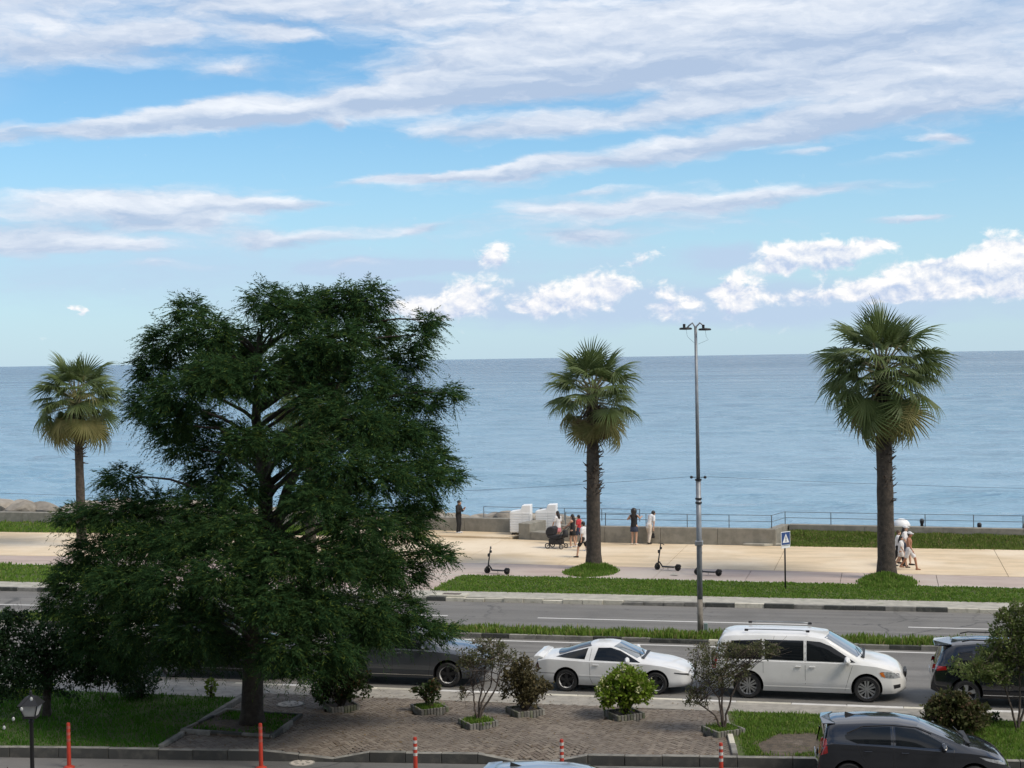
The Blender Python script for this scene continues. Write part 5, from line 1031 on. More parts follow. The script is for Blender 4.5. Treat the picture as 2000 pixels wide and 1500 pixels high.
# ------------------------------------------------------------------ street furniture
def lamp_post():
    b = W(1368, 1235, -.02); k = Dist(b)/F_PX; zof = lambda v: CAM_H-(v-694.1)*k; r = thing('street_lamp', 'tall grey double-headed street lamp on the grass median', 'street lamp', b)
    m_low = mat('lamp_pole_stained', (.13, .115, .09), .7, (.20, .18, .15), 5); m_up = mat('lamp_pole_grey', (.27, .29, .31), .5, (.20, .215, .23), 3, metal=.3)
    h = zof(640)
    MB().tube([(0, 0, -.3), (0, 0, zof(1170))], [.106, .10], 14).build('pole_base', m_low, r, smooth=True)
    MB().tube([(0, 0, zof(1170)), (0, 0, zof(935))], [.10, .09], 14).build('pole_lower', m_up, r, smooth=True)
    MB().tube([(0, 0, zof(935)), (-.02, 0, h)], [.07, .05], 12).build('pole_upper', m_up, r, smooth=True)
    for v in (936, 973, 981): MB().tube([(0, 0, zof(v)-.03), (0, 0, zof(v)+.03)], .118, 12).build('clamp', M_trim, r)
    MB().box((0, -.02, zof(1060)), (.27, .27, .17)).build('clamp_band', mat('band_steel', (.33, .34, .35), .4, metal=.7), r, bevel=.02)
    for sg in (-1, 1):
        MB().tube([(sg*.08, 0, zof(931)), (sg*.24, 0, zof(931))], .014, 6).build('bracket', M_trim, r); MB().lathe([(.015, -.05), (.05, -.03), (.055, .02), (.02, .05)], (sg*.24, 0, zof(931)), 8).build('insulator', M_trim, r)
    for sg, hx, hz in ((-1, -.36, zof(641)), (1, .29, zof(643))):
        arm = [(-.02, 0, h-.15), (-.02+sg*.02, sg*.04, h+.06), (sg*.12, sg*.06, h+.19), (sg*.24, sg*.08, h+.10), (hx*.86, sg*.08, hz+.03)]
        MB().tube(arm, .03, 8).build('arm', m_up, r, smooth=True)
        hd = MB().lathe([(.05, -.03), (.20, -.025), (.235, .0), (.20, .045), (.06, .06)], (hx, sg*.08, hz), 18).build('lamp_head', M_trim, r, smooth=True); MB().lathe([(.045, .0), (.05, .12), (.03, .13)], (hx-.05, sg*.08, hz+.05), 10).build('sensor', M_trim, hd)
        MB().tube([(hx+.02, sg*.08, hz-.03), (hx+.05, sg*.05, hz-.25), (hx+.13, 0, hz-.35), (-sg*-.06, 0, hz-.5)], .005, 3).build('loose_wire', M_trim, r)
    MB().box((.20, -.05, .15), (.13, .10, .36)).build('junction_box', mat('box_green', (.16, .22, .20), .6), r, bevel=.01)
    return b, zof(931)
lb, wz = lamp_post()
def wire(a, b, sag, label, rad=.006):
    pts = [Vector(a).lerp(Vector(b), f)-Vector((0, 0, sag*4*f*(1-f))) for f in np.linspace(0, 1, 33)]; o = MB().tube(pts, rad, 4).build('overhead_wire', M_trim); tag(o, label, 'wire')
wire((lb.x-.24, lb.y, wz), (lb.x-38, lb.y, wz-.2), .72, 'thin dark wire running left from the street lamp'); wire((lb.x+.24, lb.y, wz), (lb.x+38, lb.y, wz), .45, 'thin dark wire running right from the street lamp')

def sign():
    b = W(1534, 1150, 0); k = Dist(b)/F_PX; z = lambda v: CAM_H-(v-691.5)*k; r = thing('crossing_sign', 'blue pedestrian crossing sign on a thin black post in the grass', 'sign', b, R(-13.7+66))
    MB().tube([(0, 0, -.2), (0, 0, z(1040))], .034, 8).build('post', M_trim, r, smooth=True); h = (z(1038)-z(1066)); c = (z(1038)+z(1066))/2; s = h*.96
    bl = mat('sign_blue', (.02, .06, .20), .4); wh = mat('sign_white', (.75, .76, .76), .4)
    p = MB().box((0, -.045, c), (s, .015, s)).build('plate', wh, r, bevel=.004); MB().box((0, -.056, c), (s*.9, .006, s*.9)).build('field', bl, p)
    t = s*.36; MB().add([(-t, -.0605, c-t*.85), (t, -.0605, c-t*.85), (0, -.0605, c+t*1.0)], [(0, 1, 2)]).build('triangle', wh, p)
    f = MB(); bk = M_trim; y = -.0625
    def bar(x1, z1, x2, z2, w):
        d = Vector((x2-x1, 0, z2-z1)); n = Vector((-d.z, 0, d.x)).normalized()*w; f.add([(x1-n.x, y, c+z1-n.z), (x2-n.x, y, c+z2-n.z), (x2+n.x, y, c+z2+n.z), (x1+n.x, y, c+z1+n.z)], [(3, 2, 1, 0)] if False else [(0, 1, 2, 3)])
    q = t; bar(0, .30*q, .02*q, -.15*q, .07*q); bar(.02*q, -.15*q, .22*q, -.7*q, .05*q); bar(.02*q, -.15*q, -.2*q, -.7*q, .05*q); bar(0, .25*q, .22*q, -.05*q, .035*q); bar(0, .25*q, -.2*q, .0, .035*q)
    f.add([(.07*q*math.cos(a)*1.3, y, c+.43*q+.07*q*math.sin(a)*1.3) for a in np.linspace(0, 2*math.pi, 10, False)], [tuple(range(10))]); f.build('pedestrian', bk, p)
    MB().box((0, -.052, c-s*.62), (s*.95, .012, s*.16)).build('lower_plate', wh, r)
sign()

M_orange = mat('delineator_orange', (.40, .036, .016), .5, (.28, .025, .013), 7, (.5, .75)); M_band = mat('reflective_band', (.66, .64, .60), .4, (.45, .43, .40), 9); M_bandold = mat('faded_band', (.42, .13, .10), .5, (.3, .08, .06), 8)
def delineator(u, vtop, label, faded):
    k0 = Dist(W(u, vtop+88, -.2)); b = W(u, vtop+88, -.2); k = Dist(b)/F_PX; h = 88*k; r = thing('flexible_bollard', label, 'bollard', b, random.uniform(0, 3), 'orange flexible bollards along the near lane')
    MB().lathe([(.14, 0), (.14, .02), (.10, .035), (.055, .06)], seg=16).build('foot', M_orange, r, smooth=True)
    MB().lathe([(.052, .05), (.05, h*.55), (.047, h*.56), (.045, h-.03), (.038, h), (.01, h+.004)], seg=14).build('tube', M_orange, r, smooth=True).data.set_sharp_from_angle(angle=R(40))
    for f in (.62, .76, .90): MB().lathe([(.0495, h*f-.035), (.0495, h*f+.035)], seg=14, cap=False).build('band', M_bandold if faded else M_band, r, smooth=True)
delineator(135, 1411, 'faded orange bollard at the far left beside the lantern', True); delineator(510, 1412, 'faded orange bollard in front of the conifer trunk', True); delineator(812, 1439, 'red and white banded bollard between the two dropped kerbs', False); delineator(1098, 1443, 'red and white banded bollard above the silver car roof', False); delineator(1409, 1450, 'orange bollard below the right sapling', False)

def lantern():
    D = 33.0; p = AtD(61, 1399, D); r = thing('garden_lantern', 'black four-sided lantern with frosted panes on a post at the left corner', 'lamp', (p.x, p.y, -.2), R(-13.7+26)); z0 = p.z+.2; k = D/F_PX; m = M_trim
    frosted = mat('frosted_pane', (.50, .50, .48), .5, (.42, .42, .41), 4)
    MB().lathe([(.14, 0), (.14, .08), (.06, .14), (.05, .5), (.042, z0-.15), (.07, z0-.12), (.045, z0-.08), (.05, z0-.03)], seg=12).build('post', m, r, smooth=True)
    w0, w1, h = 12*k*.9, 20*k*.9, 24*k; MB().box((0, 0, z0-.01), (2*w0+.04, 2*w0+.04, .04)).build('tray', m, r)
    for a in range(4):
        M = Matrix.Rotation(a*math.pi/2, 3, 'Z'); V = [M@Vector(q) for q in ((-w0+.015, -w0, z0+.02), (w0-.015, -w0, z0+.02), (w1-.02, -w1, z0+h), (-w1+.02, -w1, z0+h))]; V2 = [v+M@Vector((0, .012, 0)) for v in V]
        MB().add(V+V2, [(0, 1, 2, 3), (7, 6, 5, 4), (0, 4, 5, 1), (1, 5, 6, 2), (2, 6, 7, 3), (3, 7, 4, 0)]).build('pane', frosted, r)
        MB().tube([M@Vector((-w0, -w0, z0)), M@Vector((-w1, -w1, z0+h))], .014, 6).build('corner_bar', m, r)
    e = w1+.035; rt = h+14*k; w2 = w1*.55
    V = [(sx*e, sy*e, z0+h) for sx, sy in ((-1, -1), (1, -1), (1, 1), (-1, 1))]+[(sx*w2, sy*w2, z0+rt) for sx, sy in ((-1, -1), (1, -1), (1, 1), (-1, 1))]+[(sx*w2*.25, sy*w2*.25, z0+rt+.04) for sx, sy in ((-1, -1), (1, -1), (1, 1), (-1, 1))]
    F = [(3, 2, 1, 0)]+[(i, (i+1) % 4, 4+(i+1) % 4, 4+i) for i in range(4)]+[(4+i, 4+(i+1) % 4, 8+(i+1) % 4, 8+i) for i in range(4)]+[(8, 9, 10, 11)]
    MB().add(V, F).build('roof', m, r); MB().lathe([(.02, 0), (.04, .03), (.015, .06), (.03, .085), (.005, .12)], (0, 0, z0+rt+.03), 10).build('finial', m, r, smooth=True)
    # string of bulbs
    st = thing('string_lights', 'string of clear bulbs hanging from the lantern to the left', 'lights', AtD(61, 1362, D-.5)); o = st.location; pts = [AtD(u, v, D-.5)-o for u, v in ((88, 1362), (61, 1358), (42, 1378), (26, 1397), (8, 1414), (-20, 1432), (-60, 1445))]
    MB().tube(pts, .006, 4).build('cord', M_trim, st); gl = mat('bulb_glass', (.62, .64, .62), .1, trans=.4, spec=.8)
    for q in (1, 2, 3, 4, 5):
        c = pts[q]; MB().lathe([(.012, -.035), (.012, .0)], (c.x, c.y, c.z-.0), 8).build('socket', M_trim, st); MB().lathe([(.004, -.125), (.026, -.11), (.034, -.085), (.026, -.055), (.012, -.034)], (c.x, c.y, c.z), 10).build('bulb', gl, st, smooth=True)
lantern()

for (u, v, rr, z, lb_, mm) in ((567, 1375, .40, .016, 'round pale manhole cover in the paving behind the conifer', M_palekerb), (590, 1490, .32, -.196, 'round pale manhole cover in the near lane', M_palekerb)):
    c = W(u, v, z); r = thing('manhole_cover', lb_, 'manhole', (c.x, c.y, z)); MB().lathe([(rr, -.03), (rr, .006), (rr*.9, .006)], seg=32).build('ring', M_kerb, r); MB().lathe([(rr*.88, -.02), (rr*.88, .010), (.01, .011)], seg=32).build('lid', mm, r)
    for k_ in range(6): a = k_*math.pi/3; MB().box((rr*.5*math.cos(a), rr*.5*math.sin(a), .0135), (rr*.28, .05, .006), a).build('rib', M_kerb, r)

# railings on the wall
def railing(pts, label, h=.66, step=2.1, zb=.85, skip=()):
    r = thing('railing', label, 'railing', (pts[0][0], pts[0][1], zb)); o = r.location
    for a, b in zip(pts[:-1], pts[1:]):
        a, b = Vector((*a, zb)), Vector((*b, zb)); L = (b-a).length; n = max(1, round(L/step))
        for i in range(n+1):
            p = a.lerp(b, i/n)-o; MB().tube([p+Vector((0, 0, -.05)), p+Vector((0, 0, h+.01))], .024, 6).build('post', M_rail, r)
        for hh in (h, h*.52): MB().tube([a-o+Vector((0, 0, hh)), b-o+Vector((0, 0, hh))], .016, 6).build('rail', M_rail, r)
railing([(-16.6, 79.6), (-14.4, 79.3), (-5.75, 78.8), (-5.2, 80.85)], 'blue-grey two-rail railing on the middle stretch of sea wall', .66, 2.05)
railing([(-5.2, 80.85), (6.5, 79.82), (24, 78.4)], 'blue-grey two-rail railing on the right stretch of sea wall', .62, 2.25, .87)
railing([(-21.9, 82.7), (-19.3, 82.35), (-13.0, 81.9)], 'blue-grey railing behind the two white carts', .62, 2.2, .84)

# white slatted carts
def cart(X, Y, rz, label, z=0.0, s=1.0):
    r = thing('vending_cart', label, 'cart', (X, Y, z), rz); wmat = M_white; dp = .78
    prof = [(-.56, .22), (.56, .22), (.56, 1.72), (.10, 1.70), (.02, 1.46), (-.56, 1.36)]
    n = len(prof); y0, y1 = -dp/2, dp/2; V = [(x, y0, z_) for x, z_ in prof]+[(x, y1, z_) for x, z_ in prof]; MB().add(V, [tuple(range(n)), tuple(range(2*n-1, n-1, -1))]+[(i, n+i, n+(i+1) % n, (i+1) % n) for i in range(n)]).build('cabinet', wmat, r, bevel=.02)
    for k in range(8):
        zc = .32+k*.135; MB().box((-.575, 0, zc), (.022, dp-.04, .102)).build('slat', wmat, r, bevel=.006); MB().box((-.24, y0-.012, zc), (.60, .022, .102)).build('slat', wmat, r, bevel=.006); MB().box((.32, y0-.012, zc), (.44, .022, .102)).build('slat', wmat, r, bevel=.006)
    MB().tube([(.60, y0-.06, .75), (.60, y0-.06, 1.25)], .018, 6).build('push_handle', M_metal, r)
    for x in (-.42, .42):
        for y in (y0+.1, y1-.1): MB().lathe([(.03, -.03), (.10, -.03), (.10, .03), (.03, .03)], (x, y, .10), 14, axis='Y').build('caster', M_rubber, r); MB().box((x, y, .19), (.10, .09, .06)).build('caster_fork', M_trim, r)
c1 = W(1009, 1049); cart(c1.x+.15, c1.y+.55, R(-13.7+18), 'tall white slatted cart on casters at the left of the steps'); c2 = W(1063, 1043, .10); cart(c2.x+.05, c2.y+.5, R(-13.7+18), 'white slatted cart behind the low concrete step right of its twin', -.02)
def dome():
    p = W(1761, 1022, .9); r = thing('white_dome', 'white rounded canopy showing behind the railing by the right palm', 'canopy', (p.x, p.y+1.2, .55)); MB().lathe([(.46, 0), (.45, .13), (.39, .28), (.27, .40), (.12, .46), (.01, .47)], seg=20).build('shell', M_white, r, smooth=True); MB().tube([(0, 0, -3), (0, 0, .3)], .05, 8).build('stand', M_metal, r)
dome()
for u, v, lb_ in ((1801, 1020, 'small dark post head behind the railing right of the dome'), (1914, 1028, 'dark rounded bollard head behind the railing at the far right'), (1053, 999, 'dark bollard behind the railing between the carts')):
    p = W(u, v, .9); r = thing('mooring_bollard', lb_, 'bollard', (p.x, p.y+.5, -.1)); MB().lathe([(.10, -2), (.08, .85), (.11, .95), (.115, 1.06), (.07, 1.13), (.01, 1.14)], seg=14).build('bollard_body', M_trim, r, smooth=True)

# electric scooters (metres, front wheel at -x)
def scooter(u, v, label, steer, rz):
    b = W(u, v); r = thing('electric_scooter', label, 'scooter', b, rz, 'electric scooters on the red lane'); r.scale = (K, K, K); wr = .135
    for x, st_ in ((0, steer), (.92, 0)):
        w = thing.__globals__['bpy'].data.objects.new('wheel', None); link(w, r); w.location = (x, 0, wr); w.rotation_euler = (0, 0, st_)
        MB().lathe([(wr*.55, -.028), (wr*.92, -.03), (wr, -.012), (wr, .012), (wr*.92, .03), (wr*.55, .028)], seg=22, axis='Y', cap=False).build('tyre', M_rubber, w, smooth=True); MB().lathe([(.02, -.035), (wr*.57, -.02), (wr*.57, .02), (.02, .035)], seg=18, axis='Y').build('hub', M_trim, w, smooth=True)
    MB().box((.50, 0, .155), (.56, .17, .055)).build('deck', M_trim, r, bevel=.015); MB().tube([(.22, 0, .17), (.10, 0, .34), (.06, 0, .36)], .032, 8).build('neck', M_trim, r, smooth=True)
    MB().tube([(.80, 0, .16), (.88, 0, .26), (1.02, 0, .25), (1.06, 0, .18)], .03, 6).build('rear_fender', M_trim, r, smooth=True); MB().tube([(-.10, 0, .20), (-.02, 0, .29), (.07, 0, .28)], .025, 6).build('front_fender', M_trim, r, smooth=True)
    MB().tube([(.0, 0, wr), (.04, 0, .30), (.17, 0, 1.12)], [.03, .032, .024], 8).build('stem', M_trim, r, smooth=True)
    M = Matrix.Rotation(steer, 3, 'Z'); c = Vector((.17, 0, 1.12)); MB().tube([c+M@Vector((.03, -.23, -.03)), c+M@Vector((0, -.1, .01)), c, c+M@Vector((0, .1, .01)), c+M@Vector((.03, .23, -.03))], .017, 6).build('handlebar', M_trim, r, smooth=True)
    MB().box((.17, 0, .93), (.09, .09, .10)).build('lock_box', M_trim, r, bevel=.015); MB().box((.07, 0, .78), (.06, .10, .14)).build('battery_case', M_trim, r, bevel=.02)
    MB().tube([(.45, .06, .14), (.40, .2, .01)], .01, 5).build('kick_stand', M_trim, r)
scooter(952, 1120, 'black electric scooter parked nearest the conifer', .5, R(-13.7)); scooter(1284, 1113, 'black electric scooter parked left of the lamp post', .9, R(-13.7)); scooter(1362, 1123, 'black electric scooter parked behind the lamp post', .3, R(-13.7))

# pram
def stroller():
    b = W(1087, 1071); r = thing('baby_stroller', 'black pram with hood beside the woman in the dark dress', 'stroller', b, R(-13.7)); r.scale = (K*1.02,)*3; m = M_trim
    for x in (-.34, .36):
        for y in (-.26, .26):
            w = bpy.data.objects.new('wheel', None); link(w, r); rr = .13 if x < 0 else .11; w.location = (x, y, rr); MB().lathe([(rr*.72, -.02), (rr, -.02), (rr, .02), (rr*.72, .02)], seg=20, axis='Y', cap=False).build('tyre', M_rubber, w); MB().lathe([(.02, -.025), (.03, .025)], seg=8, axis='Y').build('hub', M_metal, w)
            for q in range(5): a = q*2*math.pi/5; MB().tube([(0, 0, 0), (rr*.74*math.cos(a), 0, rr*.74*math.sin(a))], .008, 4).build('spoke', M_metal, w)
    for y in (-.24, .24): MB().tube([(-.34, y, .13), (.05, y, .42), (.42, y, .80), (.62, y, 1.02)], .014, 6).build('frame_tube', m, r); MB().tube([(.36, y, .11), (.05, y, .42)], .014, 6).build('frame_tube', m, r)
    MB().tube([(.62, -.24, 1.02), (.66, 0, 1.04), (.62, .24, 1.02)], .02, 6).build('handle', m, r)
    V = []; prof = [(-.42, .62), (-.36, .50), (.0, .44), (.34, .48), (.42, .66)]
    mb = MB(); n = len(prof); P = [(x, y, z) for y in (-.23, .23) for x, z in prof]; mb.add(P, [tuple(range(n-1, -1, -1)), tuple(range(n, 2*n))]+[(i, i+1, n+i+1, n+i) for i in range(n-1)]+[(n-1, 0, n, 2*n-1)]); mb.build('bassinet', mat('pram_fabric', (.02, .021, .025), .85, (.035, .036, .04), 9), r, bevel=.03)
    hp = [(-.44, .62), (-.46, .80), (-.36, .98), (-.16, 1.04), (.0, .96), (-.06, .64)]; n = 6; P = [(x, y, z) for y in (-.24, .24) for x, z in hp]; MB().add(P, [tuple(range(n)), tuple(range(2*n-1, n-1, -1))]+[(i, n+i, n+(i+1) % n, (i+1) % n) for i in range(n)]).build('hood', mat('pram_hood', (.022, .022, .026), .85, (.06, .055, .05), 30, (.6, .7)), r, bevel=.04)
    MB().box((0, 0, .33), (.62, .42, .26)).build('basket', m, r, bevel=.02); MB().lathe([(.12, 0), (.14, .12), (.11, .28), (.05, .33)], (.52, -.1, .55), 12).build('hanging_bag', mat('bag_black', (.018, .018, .02), .7), r, smooth=True)
stroller()

# the house the photograph is taken from: its front stands behind the camera and shades the near ground from the landward sky
def hotel():
    r = thing('hotel_building', 'plain cream hotel front standing behind the viewpoint', 'building', (0, -1.4, -.2)); wm = mat('cream_render', (.42, .38, .31), .9, (.36, .33, .27), 1)
    MB().box((0, -5, 13), (70, 10, 26)).build('wall', wm, r)
    for fl in range(7):
        for i in range(-9, 10):
            w = MB().box((i*3.4+1.7, .02, 2.2+fl*3.3), (1.5, .06, 1.9)).build('window', M_trim, r); MB().box((i*3.4+1.7, .06, 2.2+fl*3.3), (1.34, .03, 1.74)).build('pane', M_glass, w)
hotel()
# ------------------------------------------------------------------ people (metres, facing +x, left hand at +y)
def ellipsoid(mb, c, r, n=10):
    c = Vector(c); prof = [(math.sin(math.pi*i/n), -math.cos(math.pi*i/n)) for i in range(1, n)]; n0 = len(mb.v); seg = 12
    mb.v.append((c.x, c.y, c.z-r[2]))
    for q, h in prof:
        for k in range(seg): a = 2*math.pi*k/seg; mb.v.append((c.x+r[0]*q*math.cos(a), c.y+r[1]*q*math.sin(a), c.z+r[2]*h))
    mb.v.append((c.x, c.y, c.z+r[2])); e = len(mb.v)-1
    for k in range(seg): mb.f.append((n0, n0+1+(k+1) % seg, n0+1+k)); mb.m.append(0)
    for i in range(len(prof)-1):
        for k in range(seg): a = n0+1+i*seg+k; b = n0+1+i*seg+(k+1) % seg; mb.f.append((a, b, b+seg, a+seg)); mb.m.append(0)
    l = n0+1+(len(prof)-1)*seg
    for k in range(seg): mb.f.append((l+k, l+(k+1) % seg, e)); mb.m.append(0)
def limb(mb, pts, rad):
    pts = [Vector(p) for p in pts]; dense = []; rr = []
    for i in range(len(pts)-1):
        for k in range(4): f = k/4; dense.append(pts[i].lerp(pts[i+1], f)); rr.append(lerp(rad[i], rad[i+1], f))
    dense.append(pts[-1]); rr.append(rad[-1]); mb.tube(dense, rr, 10); ellipsoid(mb, pts[0], (rad[0],)*3, 6); ellipsoid(mb, pts[-1], (rad[-1],)*3, 6)
    for i in range(1, len(pts)-1): ellipsoid(mb, pts[i], (rad[i],)*3, 6)
def fuse(mb, name, m, parent, vox=.014, sm=3):
    o = mb.build(name+'_raw', m); md = o.modifiers.new('r', 'REMESH'); md.mode = 'VOXEL'; md.voxel_size = vox; md.use_smooth_shade = True; s = o.modifiers.new('s', 'SMOOTH'); s.iterations = sm; s.factor = .5
    me = baked(o); bpy.data.objects.remove(o); me.polygons.foreach_set('use_smooth', np.ones(len(me.polygons), dtype=bool)); p = bpy.data.objects.new(name, me); link(p, parent); return p
SK = {'light': mat('skin_light', (.50, .31, .22), .6, (.44, .26, .18), 20), 'tan': mat('skin_tan', (.36, .17, .095), .6, (.30, .135, .075), 20)}
HB = mat('hair_black', (.012, .010, .009), .5, (.025, .02, .018), 30); HBr = mat('hair_brown', (.06, .035, .02), .5, (.10, .06, .035), 30)
CL = {k: mat('cloth_'+k, c, .85, tuple(x*.8 for x in c), 10) for k, c in dict(black=(.014, .014, .016), white=(.72, .72, .73), cream=(.66, .58, .50), pink=(.60, .22, .25), red=(.50, .04, .05), denim=(.035, .05, .09), grey=(.35, .36, .42)).items()}
def person(u, v, h, face, label, walk=0.0, lean=0.0, armL=None, armR=None, head_tilt=0.0, skin='light', hair='short', hairm=None, top=None, bottom=None, shoes=None, dress=None, sleeves='short', z=0.0, hat=None, zf=None, bent=0.0, off=(0, 0)):
    b = W(u, v, z); root = thing('person', label, 'person', (b.x+off[0], b.y+off[1], z), R(-13.7)+R(face)); s = h/1.70; root.scale = (s, s, s); V = Vector
    def up(p): # lean the upper body forward about the hips
        p = V(p); c, s_ = math.cos(lean), math.sin(lean); d = p-V((0, 0, .90)); return V((d.x*c+d.z*s_, d.y, -d.x*s_+d.z*c+.90))
    sh = {sg: up((0, sg*.175, 1.40)) for sg in (-1, 1)}; nk = up((0, 0, 1.46)); hd = up((.02+.05*head_tilt, 0, 1.60-.02*abs(head_tilt)))
    arms = {}
    for sg, a in ((1, armL), (-1, armR)):
        if a is None: a = ((.02-walk*.10*sg, sg*.24, 1.13), (.10-walk*.25*sg, sg*.25, .90))
        arms[sg] = [sh[sg], up(a[0]), up(a[1])]
    legs = {}
    for sg in (1, -1):
        w = walk*sg; lift = .10*max(0, -w)/.5 if abs(walk) > .01 else 0
        legs[sg] = [V((0, sg*.09, .90)), V((.03+w*.42+.05*abs(w), sg*.095, .50+.02*abs(w))), V((w*.75-.02, sg*.10, .085+lift*1.2))]
    body = MB()
    limb(body, [up((0, 0, .93)), up((.005, 0, 1.10)), up((.01, 0, 1.28)), up((0, 0, 1.38))], [.135, .115, .135, .11]); ellipsoid(body, up((0, .08, 1.37)), (.085, .11, .07)); ellipsoid(body, up((0, -.08, 1.37)), (.085, .11, .07))
    for sg in (1, -1): ellipsoid(body, (0, sg*.07, .90), (.115, .105, .13))
    limb(body, [up((0, 0, 1.38)), nk, hd-V((.01, 0, .06))], [.06, .052, .055])
    ellipsoid(body, hd, (.095, .075, .115)); ellipsoid(body, hd+V((.035, 0, -.055)), (.062, .055, .058)); limb(body, [hd+V((.088, 0, .01)), hd+V((.108, 0, -.022))], [.012, .017])
    ellipsoid(body, hd+V((.088, 0, -.062)), (.016, .026, .010), 6)
    for sg in (1, -1): ellipsoid(body, hd+V((-.005, sg*.078, -.005)), (.022, .012, .032), 6); ellipsoid(body, hd+V((.080, sg*.03, .008)), (.014, .016, .010), 6)
    for sg in (1, -1):
        a = arms[sg]; limb(body, a, [.052, .042, .028]); d = (a[2]-a[1]).normalized(); sd = V((0, 0, 1)).cross(d); sd = sd.normalized() if sd.length > .2 else V((1, 0, 0)); pm = a[2]+d*.055; ellipsoid(body, pm, (.042, .034, .046), 6)
        for q, (o_, L) in enumerate(((-.030, .062), (-.010, .075), (.010, .072), (.029, .055))):
            f0 = pm+sd*o_+d*.025; f1 = f0+d*L*.55+V((0, 0, -.006)); f2 = f1+d*L*.4+V((.012, 0, -.014)); limb(body, [f0, f1, f2], [.0115, .011, .0095])
        t0 = a[2]+d*.02+sd*.032*(1 if sg > 0 else -1); limb(body, [t0, t0+d*.035+sd*.022*(1 if sg > 0 else -1)], [.013, .0105])
        l = legs[sg]; limb(body, l, [.092, .062, .042]); ax = l[2]; limb(body, [ax+V((-.03, 0, -.045)), ax+V((.06, 0, -.05)), ax+V((.155, sg*.012, -.06))], [.040, .038, .026])
    fuse(body, 'body', SK[skin], root, .0125)
    def cloth(name, key, build, vox=.016): mb = MB(); build(mb); return fuse(mb, name, CL[key], root, vox, 4)
    if top:
        def bt(mb):
            limb(mb, [up((0, 0, .90)), up((.005, 0, 1.08)), up((.01, 0, 1.28)), up((0, 0, 1.385))], [.168, .150, .160, .125]); ellipsoid(mb, up((0, .09, 1.375)), (.10, .125, .085)); ellipsoid(mb, up((0, -.09, 1.375)), (.10, .125, .085)); limb(mb, [up((0, 0, 1.40)), up((0, 0, 1.455))], [.075, .066])
            for sg in (1, -1):
                a = arms[sg]
                if sleeves == 'long': limb(mb, [a[0], a[1], a[1].lerp(a[2], .93)], [.074, .062, .046])
                elif sleeves == 'short': limb(mb, [a[0], a[0].lerp(a[1], .72)], [.076, .070])
        cloth('shirt', top, bt)
    if bottom:
        kind, key = bottom
        def bb(mb):
            for sg in (1, -1): ellipsoid(mb, (0, sg*.065, .92), (.138, .122, .14))
            for sg in (1, -1):
                l = legs[sg]
                if kind == 'trousers': limb(mb, [l[0], l[1], l[1].lerp(l[2], .96)], [.112, .084, .068])
                elif kind == 'shorts': limb(mb, [l[0], l[0].lerp(l[1], .74)], [.116, .098])
        if kind == 'skirt':
            mb = MB(); mb.lathe([(.13, 1.06), (.15, .98), (.175, .88), (.20, .64), (.19, .63), (.10, .70)], seg=20); o = mb.build('skirt', CL[key], root, smooth=True); o.scale = (.85, 1, 1)
        else: cloth(kind, key, bb)
    if dress:
        key, hem = dress; mb = MB(); mb.lathe([(.12, 1.42), (.155, 1.32), (.135, 1.10), (.165, .95), (.21, hem), (.19, hem-.01), (.08, hem+.12)], seg=22); o = mb.build('dress', CL[key], root, smooth=True); o.scale = (.82, 1, 1)
    if shoes:
        for sg in (1, -1): mb = MB(); ax = legs[sg][2]; limb(mb, [ax+V((-.035, 0, -.04)), ax+V((.06, 0, -.05)), ax+V((.165, sg*.012, -.057))], [.050, .046, .034]); fuse(mb, 'shoe', CL[shoes], root, .014, 2)
    hm = hairm or HB; mb = MB(); ellipsoid(mb, hd+V((-.022, 0, .038)), (.108, .094, .108))
    if hair == 'short': ellipsoid(mb, hd+V((-.045, 0, -.02)), (.065, .078, .075))
    elif hair == 'long': ellipsoid(mb, hd+V((-.055, 0, -.05)), (.07, .095, .12)); limb(mb, [hd+V((-.07, 0, -.05)), hd+V((-.10, 0, -.20)), hd+V((-.10, 0, -.34))], [.085, .09, .05])
    elif hair == 'big': ellipsoid(mb, hd+V((-.03, 0, .0)), (.145, .15, .17)); limb(mb, [hd+V((-.05, 0, -.05)), hd+V((-.07, 0, -.20))], [.12, .10])
    fuse(mb, 'hair', hm, root, .014, 2)
    if hat: mb = MB(); ellipsoid(mb, hd+V((-.01, 0, .065)), (.112, .10, .085)); limb(mb, [hd+V((.06, 0, .055)), hd+V((.15, 0, .045))], [.05, .03]); fuse(mb, 'cap', CL[hat], root, .014, 2)
    return root
UP = lambda sg: None
person(896, 1041, 1.80, 0, 'man in a black suit and white shoes looking down at his hands by the wall', head_tilt=1.0, armL=((.12, .22, 1.14), (.32, .08, 1.30)), armR=((.10, -.22, 1.12), (.30, -.06, 1.22)), top='black', sleeves='long', bottom=('trousers', 'black'), shoes='white', z=.10)
person(1090, 1062, 1.68, 160, 'woman with long dark hair, white top and pink skirt behind the pram', hair='long', top='white', bottom=('skirt', 'pink'), shoes='white', armL=((.05, .25, 1.15), (.18, .2, .95)))
person(1119, 1070, 1.68, 180, 'woman in a sleeveless dark dress pushing the pram', hair='long', dress=('black', .66), shoes='white', walk=.12, armL=((.18, .2, 1.18), (.40, .15, 1.05)), armR=((.18, -.2, 1.18), (.40, -.15, 1.05)))
person(1140, 1089, 1.72, 180, 'boy in a white T-shirt and black shorts walking past the middle palm', walk=.42, top='white', bottom=('shorts', 'black'), shoes='black')
person(1131, 1063, 1.50, 175, 'child in a red top behind the boy in white', top='red', bottom=('shorts', 'denim'), shoes='white', walk=.2)
person(1151, 1076, 1.62, 180, 'dark-haired person in white mostly hidden by the middle palm trunk', hair='long', top='white', bottom=('trousers', 'cream'), shoes='white', walk=.2)
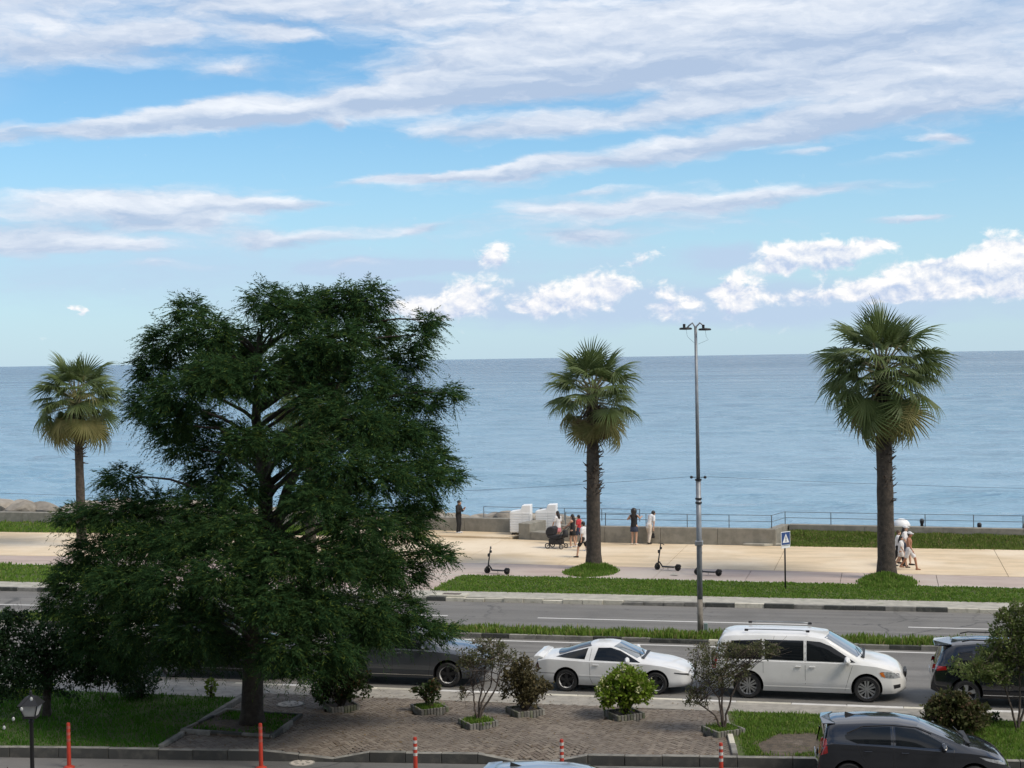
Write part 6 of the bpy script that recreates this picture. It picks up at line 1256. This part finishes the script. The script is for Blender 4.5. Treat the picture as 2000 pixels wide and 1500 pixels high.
person(1239, 1064, 1.84, 90, 'woman with big black hair in black top and denim skirt facing the sea', hair='big', top='black', sleeves='none', bottom=('skirt', 'denim'), shoes='cream', armL=((.02, .34, 1.20), (.20, .20, 1.28)), armR=((.20, -.22, 1.25), (.42, -.20, 1.30)))
p8 = person(1268, 1063, 1.78, 62, 'man all in white leaning over beside the sea wall with a black bag', lean=.35, top='white', bottom=('trousers', 'cream'), shoes='black', head_tilt=1.2, armL=((.12, .26, 1.18), (.30, .22, 1.0)), armR=((.05, -.24, 1.12), (.12, -.24, .86)), walk=.12)
person(1755, 1106, 1.62, 8, 'person in a white shirt and black trousers beside the right palm trunk', hairm=HBr, top='white', bottom=('trousers', 'black'), shoes='black', walk=.35, hair='short')
person(1768, 1104, 1.78, 0, 'woman in a white top with dark hair walking in the group by the right palm', hair='long', top='white', bottom=('shorts', 'denim'), shoes='black', walk=.3, hat='white')
person(1760, 1109, 1.42, 5, 'girl in a long white dress walking in the group by the right palm', hair='long', dress=('white', .62), shoes='black', walk=.4, top='white')
person(1776, 1113, 1.68, 0, 'shirtless man in white shorts and white cap walking right', skin='tan', bottom=('shorts', 'white'), walk=.45, hat='white', shoes=None, head_tilt=.5)
def handbag(u, v, D, label):
    p = AtD(u, v, D); r = thing('hand_bag', label, 'bag', p); MB().box((0, 0, -.14), (.22, .12, .26), taper=.7).build('bag_body', CL['black'], r, bevel=.03); MB().tube([(-.06, 0, -.02), (-.04, 0, .08), (.04, 0, .08), (.06, 0, -.02)], .01, 5).build('strap', CL['black'], r)
handbag(1275, 1041, Dist(W(1270, 1062))-.25, 'black bag held by the man in white')
# small rubbish and weeds
for u, v, s in ((1316, 1124, .18),): p = W(u, v); o = MB().add([(p.x-s, p.y, .02), (p.x+s*.8, p.y-.1, .03), (p.x+s, p.y+.15, .02), (p.x-.3*s, p.y+.2, .09)], [(0, 1, 2, 3), (0, 3, 1), (3, 2, 1)]).build('litter', M_conc_far); tag(o, 'scrap of pale litter on the red lane near the lamp post', 'litter')
bpy.data.scenes.remove(TMP)
# survey units -> metres, the whole place at once (camera included)
for o in list(scene.objects):
    if o.parent is None and o.type in ('MESH', 'EMPTY', 'CAMERA'):
        o.location = o.location/K
        if o.type != 'CAMERA': o.scale = o.scale/K
